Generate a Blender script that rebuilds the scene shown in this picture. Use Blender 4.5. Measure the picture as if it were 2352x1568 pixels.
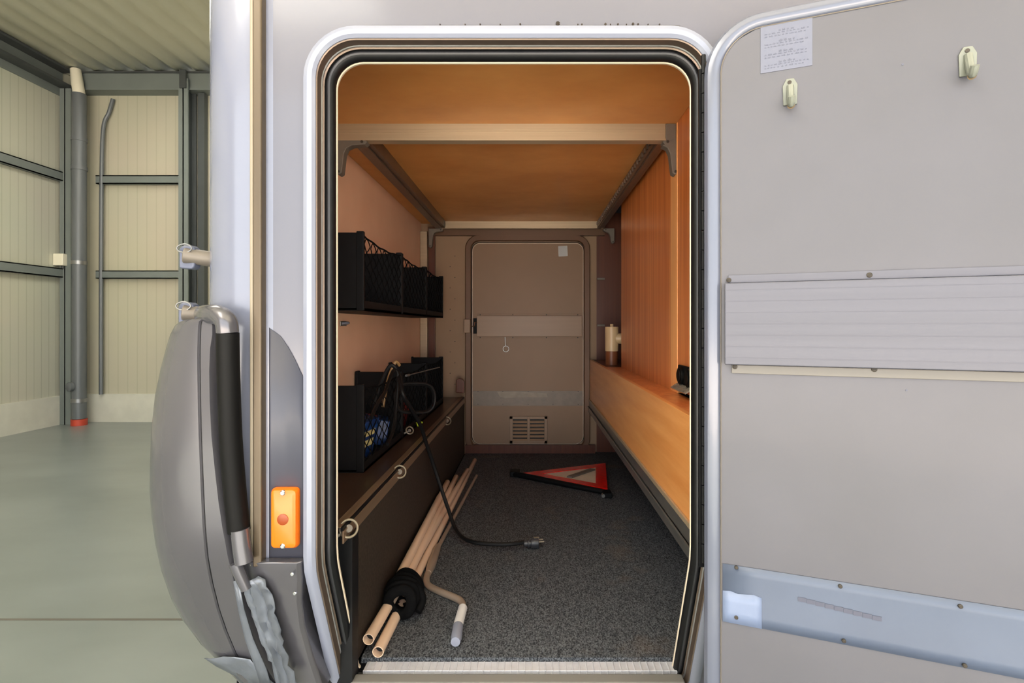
import bpy, bmesh, math, random
from mathutils import Vector, Matrix
R = math.radians
random.seed(7)
S = bpy.context.scene
COL = S.collection
for o in list(bpy.data.objects):
    bpy.data.objects.remove(o)

# ------------------------------------------------------------------ camera, world, light
F, VX, VY, D, ZC = 1170.0, 1218.0, 748.0, 1.02, 1.2      # focal length in px, vanishing point, distance, height
cam = bpy.data.cameras.new('camera'); camo = bpy.data.objects.new('camera', cam); COL.objects.link(camo)
camo.location = (0, -D, ZC); camo.rotation_euler = (R(90), 0, 0)
cam.sensor_width = 36; cam.lens = 36 * F / 2352
cam.shift_x = -(VX - 1176) / 2352; cam.shift_y = -(784 - VY) / 2352
cam.clip_start = 0.02
S.camera = camo

S.view_settings.view_transform = 'Standard'; S.view_settings.look = 'None'
S.view_settings.gamma = 1; S.view_settings.use_curve_mapping = False
S.view_settings.exposure = 1.32
w = bpy.data.worlds.new('daylight'); S.world = w; w.use_nodes = True
bg = w.node_tree.nodes['Background']
bg.inputs[0].default_value = (0.90, 0.95, 1.0, 1); bg.inputs[1].default_value = 0.95

def area(name, loc, target, size, power, color):
    l = bpy.data.lights.new(name, 'AREA'); l.shape = 'RECTANGLE'; l.size, l.size_y = size
    l.energy = power; l.color = color
    o = bpy.data.objects.new(name, l); COL.objects.link(o); o.location = loc
    o.rotation_euler = (Vector(target) - Vector(loc)).to_track_quat('-Z', 'Y').to_euler()
    return o
# daylight from the gate behind the camera, and unseen fill lights under the roof
area('gate_daylight', (0.2, -4.55, 1.9), (0.2, 0, 1.9), (8.6, 3.6), 52, (0.93, 0.96, 1.0))
sun = bpy.data.lights.new('sun', 'SUN'); sun.energy = 19.5; sun.angle = R(1.0); sun.color = (1.0, 0.88, 0.76)
suno = bpy.data.objects.new('sun', sun); COL.objects.link(suno); suno.location = (0, -12, 12)
suno.rotation_euler = Vector((0.10, 0.57, -0.80)).to_track_quat('-Z', 'Y').to_euler()
area('hall_fill', (-3.1, 3.2, 4.15), (-3.1, 3.2, 0), (1.6, 3.0), 38, (1.0, 0.97, 0.88))
area('hall_fill', (-2.2, -2.4, 4.15), (-2.2, -2.4, 0), (1.6, 3.0), 50, (1.0, 0.97, 0.9))

# ------------------------------------------------------------------ materials
def new_mat(name):
    m = bpy.data.materials.new(name); m.use_nodes = True
    return m, m.node_tree, m.node_tree.nodes['Principled BSDF']
def s2l(c):
    return tuple(((v/255)/12.92 if v/255 <= .04045 else (((v/255)+.055)/1.055)**2.4) for v in c)
def mat(name, rgb, rough=.5, metal=0, var=.06, scale=(6,6,6), bump=0, bscale=200, coat=0, rgb2=None, detail=4, fac=(.35,.65)):
    """base colour (sRGB) with noise between two tones; optional fine bump"""
    m, nt, b = new_mat(name); N, L = nt.nodes, nt.links
    c = s2l(rgb); c2 = s2l(rgb2) if rgb2 else tuple(v*(1-var*2) for v in c)
    tc = N.new('ShaderNodeTexCoord'); mp = N.new('ShaderNodeMapping'); mp.inputs['Scale'].default_value = scale
    nz = N.new('ShaderNodeTexNoise'); nz.inputs['Scale'].default_value = 1; nz.inputs['Detail'].default_value = detail
    rp = N.new('ShaderNodeValToRGB'); rp.color_ramp.elements[0].position, rp.color_ramp.elements[1].position = fac
    rp.color_ramp.elements[0].color = (*c2, 1); rp.color_ramp.elements[1].color = (*c, 1)
    L.new(tc.outputs['Object'], mp.inputs[0]); L.new(mp.outputs[0], nz.inputs[0]); L.new(nz.outputs[0], rp.inputs[0])
    L.new(rp.outputs[0], b.inputs['Base Color'])
    b.inputs['Roughness'].default_value = rough; b.inputs['Metallic'].default_value = metal
    b.inputs['Coat Weight'].default_value = coat; b.inputs['Coat Roughness'].default_value = .12
    if bump:
        n2 = N.new('ShaderNodeTexNoise'); n2.inputs['Scale'].default_value = bscale; n2.inputs['Detail'].default_value = 3
        bp = N.new('ShaderNodeBump'); bp.inputs['Strength'].default_value = bump; bp.inputs['Distance'].default_value = .002
        L.new(tc.outputs['Object'], n2.inputs[0]); L.new(n2.outputs[0], bp.inputs['Height']); L.new(bp.outputs[0], b.inputs['Normal'])
    return m
def ribbed(name, rgb, rgb2, axis, pitch, rough=.5, dist=.01):
    """painted sheet with fine ribs running at right angles to `axis`"""
    m, nt, b = new_mat(name); N, L = nt.nodes, nt.links
    tc = N.new('ShaderNodeTexCoord'); sp = N.new('ShaderNodeSeparateXYZ'); L.new(tc.outputs['Object'], sp.inputs[0])
    mu = N.new('ShaderNodeMath'); mu.operation = 'MULTIPLY'; mu.inputs[1].default_value = 1/pitch
    L.new(sp.outputs[axis], mu.inputs[0])
    fr = N.new('ShaderNodeMath'); fr.operation = 'FRACT'; L.new(mu.outputs[0], fr.inputs[0])
    rp = N.new('ShaderNodeValToRGB'); e = rp.color_ramp.elements
    e[0].position = .80; e[0].color = (*s2l(rgb), 1); e[1].position = .9; e[1].color = (*s2l(rgb2), 1)
    x = rp.color_ramp.elements.new(1.0); x.color = (*s2l(rgb), 1)
    L.new(fr.outputs[0], rp.inputs[0])
    nz = N.new('ShaderNodeTexNoise'); nz.inputs['Scale'].default_value = .9; L.new(tc.outputs['Object'], nz.inputs[0])
    mx = N.new('ShaderNodeMix'); mx.data_type = 'RGBA'; mx.blend_type = 'MULTIPLY'; mx.inputs[0].default_value = .12
    L.new(rp.outputs[0], mx.inputs[6]); L.new(nz.outputs[1], mx.inputs[7]); L.new(mx.outputs[2], b.inputs['Base Color'])
    bp = N.new('ShaderNodeBump'); bp.inputs['Strength'].default_value = .35; bp.inputs['Distance'].default_value = dist; bp.invert = True
    L.new(rp.outputs[0], bp.inputs['Height']); L.new(bp.outputs[0], b.inputs['Normal'])
    b.inputs['Roughness'].default_value = rough
    return m
def wood(name, c1, c2, scale, rough=.38, coat=.15, rings=6):
    m, nt, b = new_mat(name); N, L = nt.nodes, nt.links
    tc = N.new('ShaderNodeTexCoord'); mp = N.new('ShaderNodeMapping'); mp.inputs['Scale'].default_value = scale
    nz = N.new('ShaderNodeTexNoise'); nz.inputs['Scale'].default_value = 1; nz.inputs['Detail'].default_value = rings; nz.inputs['Roughness'].default_value = .62
    rp = N.new('ShaderNodeValToRGB'); e = rp.color_ramp.elements
    e[0].position = .3; e[1].position = .72; e[0].color = (*s2l(c1), 1); e[1].color = (*s2l(c2), 1)
    L.new(tc.outputs['Object'], mp.inputs[0]); L.new(mp.outputs[0], nz.inputs[0]); L.new(nz.outputs[0], rp.inputs[0])
    L.new(rp.outputs[0], b.inputs['Base Color'])
    b.inputs['Roughness'].default_value = rough; b.inputs['Coat Weight'].default_value = coat; b.inputs['Coat Roughness'].default_value = .25
    return m
def carpet(name):
    m, nt, b = new_mat(name); N, L = nt.nodes, nt.links
    tc = N.new('ShaderNodeTexCoord')
    mp = N.new('ShaderNodeMapping'); mp.inputs['Scale'].default_value = (330, 190, 300)
    nz = N.new('ShaderNodeTexNoise'); nz.inputs['Scale'].default_value = 1; nz.inputs['Detail'].default_value = 2
    rp = N.new('ShaderNodeValToRGB'); e = rp.color_ramp.elements
    e[0].position = .36; e[1].position = .74; e[0].color = (*s2l((38,41,46)), 1); e[1].color = (*s2l((116,120,126)), 1)
    L.new(tc.outputs['Object'], mp.inputs[0]); L.new(mp.outputs[0], nz.inputs[0]); L.new(nz.outputs[0], rp.inputs[0])
    n2 = N.new('ShaderNodeTexNoise'); n2.inputs['Scale'].default_value = 5; n2.inputs['Detail'].default_value = 5
    L.new(tc.outputs['Object'], n2.inputs[0])
    r2 = N.new('ShaderNodeValToRGB'); r2.color_ramp.elements[0].position = .6; r2.color_ramp.elements[1].position = .78
    L.new(n2.outputs[0], r2.inputs[0])
    mx = N.new('ShaderNodeMix'); mx.data_type = 'RGBA'; mx.inputs[7].default_value = (*s2l((132,112,92)), 1)
    mu = N.new('ShaderNodeMath'); mu.operation = 'MULTIPLY'; mu.inputs[1].default_value = .45
    L.new(r2.outputs[0], mu.inputs[0]); L.new(mu.outputs[0], mx.inputs[0]); L.new(rp.outputs[0], mx.inputs[6])
    L.new(mx.outputs[2], b.inputs['Base Color'])
    bp = N.new('ShaderNodeBump'); bp.inputs['Strength'].default_value = .6; bp.inputs['Distance'].default_value = .003
    L.new(nz.outputs[0], bp.inputs['Height']); L.new(bp.outputs[0], b.inputs['Normal'])
    b.inputs['Roughness'].default_value = .75
    return m

M = dict(
 body   = mat('lavender_grey_lacquer', (95,96,108), .32, 0, .02, (2,2,2), coat=.5),
 corner = mat('pale_blue_grey_lacquer', (116,121,139), .25, 0, .015, (2,2,2), coat=.7),
 arch   = mat('slate_grey_lacquer', (76,78,90), .4, 0, .03, (4,4,4), coat=.05),
 bumper = mat('silver_grey_lacquer', (98,97,103), .27, .45, .04, (3,3,3), coat=.6),
 mould  = mat('tan_moulding', (96,84,68), .4, .35, .05, (40,40,2)),
 whitetrim = mat('white_trim', (138,143,160), .25, 0, .01, coat=.7),
 alu    = mat('brushed_aluminium', (205,205,208), .32, .85, .05, (60,4,60)),
 alubrown = mat('anodised_channel', (132,116,104), .38, .7, .05, (50,50,3)),
 alubed = mat('bed_rail_aluminium', (196,178,150), .38, .45, .05, (3,90,90)),
 steel  = mat('dull_steel', (150,150,148), .35, .8, .06, (20,20,20)),
 chrome = mat('chrome', (225,225,222), .12, 1, .02),
 screw  = mat('dirty_screw_head', (72,66,58), .5, .3, .15, (300,300,300)),
 bracket= mat('grey_bracket', (122,115,106), .5, .3, .05, (30,30,30)),
 rubber = mat('black_rubber', (18,19,21), .45, 0, .1, (30,30,30)),
 rubberg= mat('worn_rubber', (52,53,57), .38, 0, .1, (30,30,30)),
 black  = mat('black_plastic', (13,13,15), .6, 0, .1, (40,40,40)),
 blackcloth = mat('black_cloth', (12,12,13), .9, 0, .15, (60,60,60), bump=.4),
 blacktube = mat('black_tube', (5,5,5), .6, 0, .1, (10,10,2)),
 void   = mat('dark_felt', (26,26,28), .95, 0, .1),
 amber  = mat('amber_lens', (238,114,0), .3, 0, .03, (60,60,60), coat=.25),
 amberd = mat('amber_bulb', (150,62,4), .3, 0, .05),
 peach  = wood('pale_lining_board', (236,188,154), (246,204,172), (3,3,3), .55, .05, 3),
 ceil   = wood('plywood_board', (202,136,72), (230,166,96), (2.2,3.5,2.2), .5, .1, 5),
 cherry = wood('cherry_laminate', (194,98,44), (240,154,86), (40,40,.9), .32, .25, 7),
 cherryh= wood('cherry_laminate_ledge', (226,146,76), (248,180,108), (30,2.2,26), .3, .3, 7),
 cherryl= mat('light_edge_strip', (252,180,112), .35, 0, .04, (30,30,2)),
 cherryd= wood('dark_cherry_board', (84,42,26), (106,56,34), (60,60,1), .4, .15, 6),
 backw  = mat('beige_wall_board', (160,132,104), .6, 0, .04, (5,5,5)),
 backd  = mat('beige_door_skin', (148,120,94), .5, 0, .04, (4,4,4)),
 backf  = mat('brown_door_frame', (108,78,56), .45, .1, .04, (8,8,8)),
 backp  = mat('beige_profile', (156,128,102), .4, 0, .03, (2,60,60)),
 foil   = mat('silver_tape', (128,116,104), .42, .1, .08, (25,25,25), bump=.3, bscale=60),
 bench  = mat('dark_bench_laminate', (66,52,42), .35, 0, .12, (10,3,10), coat=.2),
 benchf = mat('dark_speckled_panel', (64,56,50), .6, 0, .2, (120,120,120), bump=.2),
 benchr = mat('bronze_edge_rail', (150,126,104), .35, .5, .1, (60,2,60)),
 doorin = mat('door_inner_skin', (93,93,101), .5, 0, .03, (3.5,3.5,3.5), coat=.1, rgb2=(89,89,96)),
 doorpr = mat('door_profile_white', (95,96,107), .42, .05, .03, (1,1,60)),
 doorfl = mat('door_flange_cream', (118,114,108), .42, 0, .05, (1,1,40)),
 tape   = mat('blue_grey_tape', (93,104,125), .42, 0, .03, (5,5,5), rgb2=(88,98,118)),
 tape2  = mat('pale_blue_patch', (124,138,168), .4, 0, .03, (20,20,20)),
 sticker= mat('translucent_sticker', (106,110,127), .45, 0, .02),
 ink    = mat('faded_ink', (88,91,108), .5, 0, .02),
 hook   = mat('ivory_hook', (130,134,124), .3, 0, .05, (30,30,30)),
 rust   = mat('rusty_tip', (122,102,72), .6, 0, .1, (60,60,60)),
 dirt   = mat('dirt_specks', (58,50,42), .9, 0, .2, (90,90,90)),
 caulk  = mat('aged_sealant', (92,92,98), .6, 0, .1, (60,60,60)),
 carpet = carpet('charcoal_carpet'),
 cream  = mat('cream_rim', (250,236,212), .4, 0, .04, (8,8,8)),
 pole   = mat('cream_lacquered_pole', (232,202,176), .32, 0, .04, (30,3,30), coat=.3),
 crank  = mat('grey_beige_rod', (176,158,142), .32, .4, .05, (20,20,20)),
 crankw = mat('white_sleeve', (226,226,228), .3, 0, .04, (20,20,20)),
 cable  = mat('black_cable', (17,17,18), .5, 0, .1, (30,30,30)),
 brass  = mat('nickel_pin', (140,131,114), .4, .5, .03),
 red    = mat('red_reflector', (250,10,4), .25, 0, .12, (60,60,60), coat=.5),
 whitec = mat('triangle_white', (244,226,204), .45, 0, .05, (20,20,20)),
 pipew  = mat('cream_pipe', (226,196,150), .35, 0, .03, (8,8,8)),
 pipeb  = mat('brown_pipe', (140,82,50), .4, 0, .05, (8,8,8)),
 blue   = mat('blue_wrapper', (24,62,124), .35, 0, .3, (60,60,60)),
 yellow = mat('pale_yellow_label', (208,196,136), .5, 0, .1, (40,40,40)),
 redp   = mat('dull_red_wrapper', (112,34,34), .4, 0, .2, (60,60,60)),
 green  = mat('lime_plug', (176,196,48), .4, 0, .05),
 tan    = mat('tan_handle', (176,140,92), .5, 0, .1, (10,10,40)),
 flap   = mat('smoky_clear_flap', (150,142,128), .15, 0, .2, (90,90,90), coat=.6),
 hallw  = ribbed('cream_sandwich_panel', (190,190,172), (174,174,155), 1, .09),
 hallb  = ribbed('cream_sandwich_panel_gable', (188,183,162), (177,172,151), 0, .12),
 hallc  = mat('cream_trapezoid_sheet', (244,242,224), .5, 0, .03, (1,1,1)),
 hallf  = mat('grey_green_floor_paint', (128,135,132), .32, 0, .04, (1.2,2.5,1), rgb2=(116,123,120), coat=.15),
 joint  = mat('floor_joint', (96,92,84), .8),
 plinth = mat('pale_concrete', (206,204,190), .8, 0, .05, (5,5,5), bump=.2, bscale=40),
 scrap  = mat('dull_foil_scrap', (160,148,130), .45, 0, .1, (30,30,30)),
 sillm  = mat('worn_sill_aluminium', (226,228,238), .3, .3, .05, (60,60,60)),
 silledge = mat('grey_sill_edge', (128,126,124), .5, 0, .05),
 lip    = mat('moulding_lip', (148,138,120), .45, 0, .03),
 doortrim = mat('silver_door_trim', (101,106,122), .25, .1, .01, coat=.6),
 yard   = mat('sunlit_concrete', (214,206,196), .9, 0, .05, (2,2,2)),
 girt   = mat('blue_grey_steel', (120,127,124), .5, .15, .04, (3,3,3)),
 girtd  = mat('dark_steel_and_gap', (70,74,74), .6, .1, .05),  # dark tone for recessed steel, and painted shade of the gap beside the column
 pipeg  = mat('grey_downpipe', (100,104,106), .4, .1, .04, (6,6,1)),
 pipered= mat('red_pipe_socket', (190,70,48), .5, 0, .08),
 cardbox= mat('cream_switch_box', (232,226,204), .5, 0, .02),
 clampb = mat('blue_grey_plastic', (98,104,124), .45, 0, .08, (30,30,30)),
 duct   = mat('silver_duct_tape', (124,130,140), .3, .35, .12, (22,22,14), bump=.7, bscale=45),
)

for k_, v_ in (('black',.22),('blackcloth',.1),('rubber',.3),('void',.05),('carpet',.2),('blacktube',.25),('cable',.25),('bench',.3),('benchf',.2)):
    M[k_].node_tree.nodes['Principled BSDF'].inputs['Specular IOR Level'].default_value = v_

# ------------------------------------------------------------------ mesh helpers (world coordinates in, parent-local out)
def V(*a): return Vector(a)
def P(px, py, Z):   # point seen at (px, py) at distance Z
    return Vector(((px-VX)/F*Z, Z-D, ZC+(VY-py)/F*Z))
def PF(px, py, h):  # point seen at (px, py) lying h below eye level
    return P(px, py, h*F/(py-VY))
def add_box(bm, a, b, mi=0):
    x0,x1 = sorted((a[0],b[0])); y0,y1 = sorted((a[1],b[1])); z0,z1 = sorted((a[2],b[2]))
    v = [bm.verts.new(p) for p in ((x0,y0,z0),(x1,y0,z0),(x1,y1,z0),(x0,y1,z0),(x0,y0,z1),(x1,y0,z1),(x1,y1,z1),(x0,y1,z1))]
    for f in ((3,2,1,0),(4,5,6,7),(0,1,5,4),(1,2,6,5),(2,3,7,6),(3,0,4,7)):
        bm.faces.new([v[i] for i in f]).material_index = mi
def add_frame_box(bm, o, ax, ay, az, mi=0):
    """box spanned by the vectors ax, ay, az from the corner o"""
    v = [bm.verts.new(o + ax*i + ay*j + az*k) for i,j,k in ((0,0,0),(1,0,0),(1,1,0),(0,1,0),(0,0,1),(1,0,1),(1,1,1),(0,1,1))]
    for f in ((3,2,1,0),(4,5,6,7),(0,1,5,4),(1,2,6,5),(2,3,7,6),(3,0,4,7)):
        bm.faces.new([v[i] for i in f]).material_index = mi
def smooth_path(pts, n=6, closed=False):
    pts = [Vector(p) for p in pts]; out = []; L = len(pts)
    rng = range(L if closed else L-1)
    for i in rng:
        if closed: p0,p1,p2,p3 = pts[i-1],pts[i],pts[(i+1)%L],pts[(i+2)%L]
        else: p0,p1,p2,p3 = pts[max(i-1,0)],pts[i],pts[i+1],pts[min(i+2,L-1)]
        for k in range(n):
            t = k/n
            out.append(.5*((2*p1)+(-p0+p2)*t+(2*p0-5*p1+4*p2-p3)*t*t+(-p0+3*p1-3*p2+p3)*t**3))
    if not closed: out.append(pts[-1])
    return out
def add_tube(bm, pts, r, seg=12, closed=False, cap=True, mi=0, flat=1.0):
    pts = [Vector(p) for p in pts]; n = len(pts)
    rad = r if isinstance(r, (list, tuple)) else [r]*n
    rings = []; up = None
    for i, p in enumerate(pts):
        if closed: t = pts[(i+1)%n]-pts[i-1]
        else: t = pts[min(i+1,n-1)]-pts[max(i-1,0)]
        t = t.normalized()
        if up is None:
            up = V(0,0,1) if abs(t.z) < .9 else V(0,1,0)
        s = t.cross(up).normalized(); up = s.cross(t).normalized()
        rings.append([bm.verts.new(p + s*math.cos(2*math.pi*k/seg)*rad[i] + up*math.sin(2*math.pi*k/seg)*rad[i]*flat) for k in range(seg)])
    m = n if closed else n-1
    for i in range(m):
        a, b = rings[i], rings[(i+1)%n]
        for k in range(seg):
            bm.faces.new((a[k], a[(k+1)%seg], b[(k+1)%seg], b[k])).material_index = mi
    if cap and not closed:
        bm.faces.new(rings[0][::-1]).material_index = mi; bm.faces.new(rings[-1]).material_index = mi
def add_pipe_open(bm, p0, p1, r, wall, seg=16):
    """hollow straight tube"""
    p0, p1 = Vector(p0), Vector(p1); t = (p1-p0).normalized(); up = V(0,0,1)
    s = t.cross(up).normalized(); up = s.cross(t)
    def ring(p, rr): return [bm.verts.new(p + s*math.cos(2*math.pi*k/seg)*rr + up*math.sin(2*math.pi*k/seg)*rr) for k in range(seg)]
    A,B,C,E = ring(p0,r), ring(p1,r), ring(p1,r-wall), ring(p0,r-wall)
    for a,b in ((A,B),(B,C),(C,E),(E,A)):
        for k in range(seg): bm.faces.new((a[k],a[(k+1)%seg],b[(k+1)%seg],b[k]))
def add_disc(bm, c, n, r, h, seg=14, mi=0, dome=0):
    """short cylinder from c along n"""
    n = Vector(n).normalized(); c = Vector(c)
    u = n.orthogonal().normalized(); v = n.cross(u)
    def ring(p, rr): return [bm.verts.new(p + u*math.cos(2*math.pi*k/seg)*rr + v*math.sin(2*math.pi*k/seg)*rr) for k in range(seg)]
    rs = [ring(c, r), ring(c+n*h, r)]
    if dome: rs += [ring(c+n*(h+dome*.7), r*.7)]
    for a,b in zip(rs, rs[1:]):
        for k in range(seg): bm.faces.new((a[k],a[(k+1)%seg],b[(k+1)%seg],b[k])).material_index = mi
    bm.faces.new(rs[0][::-1]).material_index = mi; bm.faces.new(rs[-1]).material_index = mi
def add_prism(bm, poly, ext, mi=0):
    """extrude the planar polygon `poly` (3-D points) by the vector ext"""
    a = [bm.verts.new(Vector(p)) for p in poly]; b = [bm.verts.new(Vector(p)+Vector(ext)) for p in poly]
    n = len(a)
    bm.faces.new(a).material_index = mi; bm.faces.new(b[::-1]).material_index = mi
    for i in range(n): bm.faces.new((a[i], b[i], b[(i+1)%n], a[(i+1)%n])).material_index = mi
def add_grid(bm, rows, close_u=False, mi=0):
    vs = [[bm.verts.new(Vector(p)) for p in r] for r in rows]
    for a, b in zip(vs, vs[1:]):
        n = len(a)
        for k in range(n if close_u else n-1):
            bm.faces.new((a[k], a[(k+1)%n], b[(k+1)%n], b[k])).material_index = mi
    return vs
def wpos(o):
    p = Vector(o.location)
    while o.parent: o = o.parent; p += Vector(o.location)
    return p
def obj(name, bm, m, parent=None, bevel=0, label=None, kind=None, solid=0, sharp=35, segs=2, origin=None):
    base = wpos(parent) if parent else V(0,0,0)
    bmesh.ops.recalc_face_normals(bm, faces=bm.faces[:])
    org = Vector(origin) if origin is not None else base
    if parent is None and origin is None:
        xs=[v.co for v in bm.verts]; org = V(sum(c.x for c in xs)/len(xs), sum(c.y for c in xs)/len(xs), min(c.z for c in xs))
    bmesh.ops.translate(bm, vec=-org, verts=bm.verts[:])
    for f in bm.faces: f.smooth = True
    for e in bm.edges:
        if len(e.link_faces) == 2 and e.calc_face_angle(0) > R(sharp): e.smooth = False
    me = bpy.data.meshes.new(name); bm.to_mesh(me); bm.free()
    for mm in (m if isinstance(m, (list, tuple)) else [m]): me.materials.append(mm)
    o = bpy.data.objects.new(name, me); COL.objects.link(o)
    o.parent = parent; o.location = org - base if parent else org
    if solid:
        md = o.modifiers.new('thick', 'SOLIDIFY'); md.thickness = solid; md.offset = 0
    if bevel:
        md = o.modifiers.new('edge', 'BEVEL'); md.width = bevel; md.segments = segs; md.limit_method = 'ANGLE'; md.angle_limit = R(40); md.harden_normals = True
    if label: o['label'] = label
    if kind: o['kind'] = kind
    return o
def thing(name, label, cat, loc, group=None):
    o = bpy.data.objects.new(name, None); COL.objects.link(o); o.location = loc; o.empty_display_size = .05
    o['label'] = label; o['category'] = cat
    if group: o['group'] = group
    return o
def tag(o, label, cat, group=None):
    o['label'] = label; o['category'] = cat
    if group: o['group'] = group
    return o
def struct(name, bm, m, label=None, **k):
    return obj(name, bm, m, kind='structure', label=label, **k)
def B(): return bmesh.new()
def boxobj(name, a, b, m, parent=None, **k):
    bm = B(); add_box(bm, a, b); return obj(name, bm, m, parent, **k)

# ------------------------------------------------------------------ the hall
HX, HY, HC = -5.74, 5.36, 4.32           # left wall, back wall, ceiling height
bm = B(); add_box(bm, (HX-.2,-4.6,-.1), (9,HY+.2,0))
struct('floor', bm, M['hallf'], 'grey green painted concrete hall floor')
bm = B(); add_box(bm, (HX,1.055,.0), (9,1.068,.0012)); struct('trim_1', bm, M['joint'], 'dark expansion joint across the hall floor')
bm = B(); add_box(bm, (HX-.12,-4.6,.35), (HX,HY,HC)); struct('wall_left', bm, M['hallw'], 'cream ribbed sandwich panel wall on the left')
bm = B(); add_box(bm, (HX-.12,HY,.35), (9,HY+.12,HC)); struct('wall_back', bm, M['hallb'], 'cream sandwich panel gable wall')
bm = B(); add_box(bm, (HX-.14,-4.6,0), (HX+.03,HY,.35)); struct('baseboard_left', bm, M['plinth'], 'pale concrete plinth below the left wall')
bm = B(); add_box(bm, (HX+.03,HY-.03,0), (9,HY+.14,.35)); struct('baseboard_back', bm, M['plinth'], 'pale concrete plinth below the gable wall')
# trapezoid roof sheet: ribs run away from the camera
bm = B(); xs = []; x = HX-.1
while x < 9:
    xs += [(x,HC),(x+.11,HC),(x+.145,HC+.045),(x+.215,HC+.045)]; x += .25
add_grid(bm, [[(a,-4.6,c) for a,c in xs], [(a,HY+.1,c) for a,c in xs]])
struct('ceiling', bm, M['hallc'], 'cream trapezoid roof sheeting', sharp=20, solid=.004)

# unseen gable wall behind the camera, gate placed to let sun and sky in
bm = B(); add_box(bm, (HX-.12,-4.72,0), (-4.3,-4.6,HC)); add_box(bm, (4.7,-4.72,0), (9,-4.6,HC)); add_box(bm, (-4.3,-4.72,3.8), (4.7,-4.6,HC))
struct('wall_front', bm, M['hallb'], 'unseen cream gable wall with a wide open gate placed to let the sun in')
bm = B(); add_box(bm, (9,-4.72,0), (9.12,HY+.12,HC)); struct('wall_right', bm, M['hallw'], 'cream wall far right of the hall')
bm = B(); add_box(bm, (-14,-22,-.1), (16,-4.6,-.005)); struct('floor_yard', bm, M['yard'], 'unseen concrete yard outside the gate, made bright to bounce sun inwards')  # unseen ground, kept bright to bounce sun through the gate
# steel frame of the hall
STEEL = 'blue grey steel members of the hall'
def steel(name, parts, label, cat):
    t = None
    bm = B()
    for a,b,mi in parts: add_box(bm, a, b, mi)
    return tag(obj(name, bm, [M['girt'], M['girtd']]), label, cat)
def girt_left(z0, z1, label):  # C section rail on the left wall
    steel('wall_rail', [((HX,-4.6,z0),(HX+.012,HY-.12,z1),0), ((HX,-4.6,z1-.012),(HX+.07,HY-.12,z1),0), ((HX,-4.6,z0),(HX+.07,HY-.12,z0+.012),0), ((HX+.058,-4.6,z0),(HX+.07,HY-.12,z1),0)], label, 'steel rail')
def girt_back(z0, z1, x0, x1, label):
    steel('wall_rail', [((x0,HY-.012,z0),(x1,HY,z1),0), ((x0,HY-.07,z1-.012),(x1,HY,z1),0), ((x0,HY-.07,z0),(x1,HY,z0+.012),0), ((x0,HY-.07,z0),(x1,HY-.058,z1),0)], label, 'steel rail')
girt_left(1.785, 1.895, 'lower blue grey steel rail along the left hall wall, below the cream box')
girt_left(2.955, 3.065, 'upper blue grey steel rail along the left hall wall')
CX0, CX1 = HX+.03, HX+.155      # corner column
girt_back(1.785, 1.885, CX1+.2, -4.26, 'lower blue grey steel rail on the gable wall right of the downpipe')
girt_back(2.96, 3.065, CX1+.2, -4.26, 'upper blue grey steel rail on the gable wall right of the downpipe')
steel('eaves_beam', [((HX,-4.6,4.09),(HX+.16,HY-.16,4.12),1), ((HX,-4.6,4.12),(HX+.03,HY-.16,4.29),0), ((HX,-4.6,4.28),(HX+.16,HY-.16,4.31),1), ((HX+.0,-4.6,4.0),(HX+.02,HY-.16,4.09),0)],
      'long grey steel beam under the roof along the left wall', 'beam')
steel('roof_beam', [((CX1,HY-.14,4.10),(9,HY-.11,4.30),0), ((CX1,HY-.16,4.08),(9,HY,4.11),0), ((CX1,HY-.16,4.29),(9,HY,4.31),1)],
      'grey steel beam under the roof across the gable wall', 'beam')
steel('steel_column', [((CX0,HY-.20,0),(CX1+.01,HY-.18,4.08),0), ((CX0+.055,HY-.2,0),(CX0+.068,HY-.04,4.08),1), ((CX0,HY-.05,0),(CX1+.01,HY-.032,4.08),1)],
      'blue grey steel column in the hall corner left of the downpipe', 'column')
steel('steel_column', [((-4.27,HY-.2,0),(-4.155,HY-.18,4.2),0), ((-4.22,HY-.2,0),(-4.205,HY-.04,4.08),1), ((-4.27,HY-.05,0),(-4.155,HY-.032,4.08),1), ((-4.25,HY-.215,4.08),(-4.17,HY-.2,4.3),1)],
      'grey steel column on the gable wall beside the camper corner', 'column')
steel('steel_column', [((-4.10,HY-.10,0),(-4.02,HY-.035,4.07),1)], 'dark vertical strip for the shaded gap just right of the gable wall column', 'column')  # dark strip painting in the shade of the gap beside the column
# downpipe
px0 = CX1+.13
t = thing('downpipe', 'thick grey downpipe with red base in the hall corner', 'pipe', (px0, HY-.22, 0))
bm = B(); add_tube(bm, [(px0,HY-.22,.08),(px0,HY-.22,4.0)], .072, 20); obj('pipe', bm, M['pipeg'], t)
bm = B(); add_tube(bm, [(px0,HY-.22,0),(px0,HY-.22,.075)], .08, 20); obj('red_socket', bm, M['pipered'], t, label='red pipe socket')
bm = B(); add_tube(bm, [(px0,HY-.22,4.0),(px0-.02,HY-.22,4.12),(px0-.06,HY-.2,4.3)], [.06,.06,.055], 18); obj('outlet', bm, M['cardbox'], t, label='cream outlet pipe')
for z, mm in ((.3,'steel'),(1.96,'steel'),(3.45,'pipeg'),(3.1,'pipeg')):
    bm = B(); add_tube(bm, [(px0,HY-.22,z-.022),(px0,HY-.22,z+.022)], .079, 20); obj('collar', bm, M[mm], t)
bm = B(); add_disc(bm, (px0-.03,HY-.285,.47), (-.35,-1,0), .055, .035, 16, dome=.015); obj('cleaning_cap', bm, M['pipeg'], t)
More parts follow.
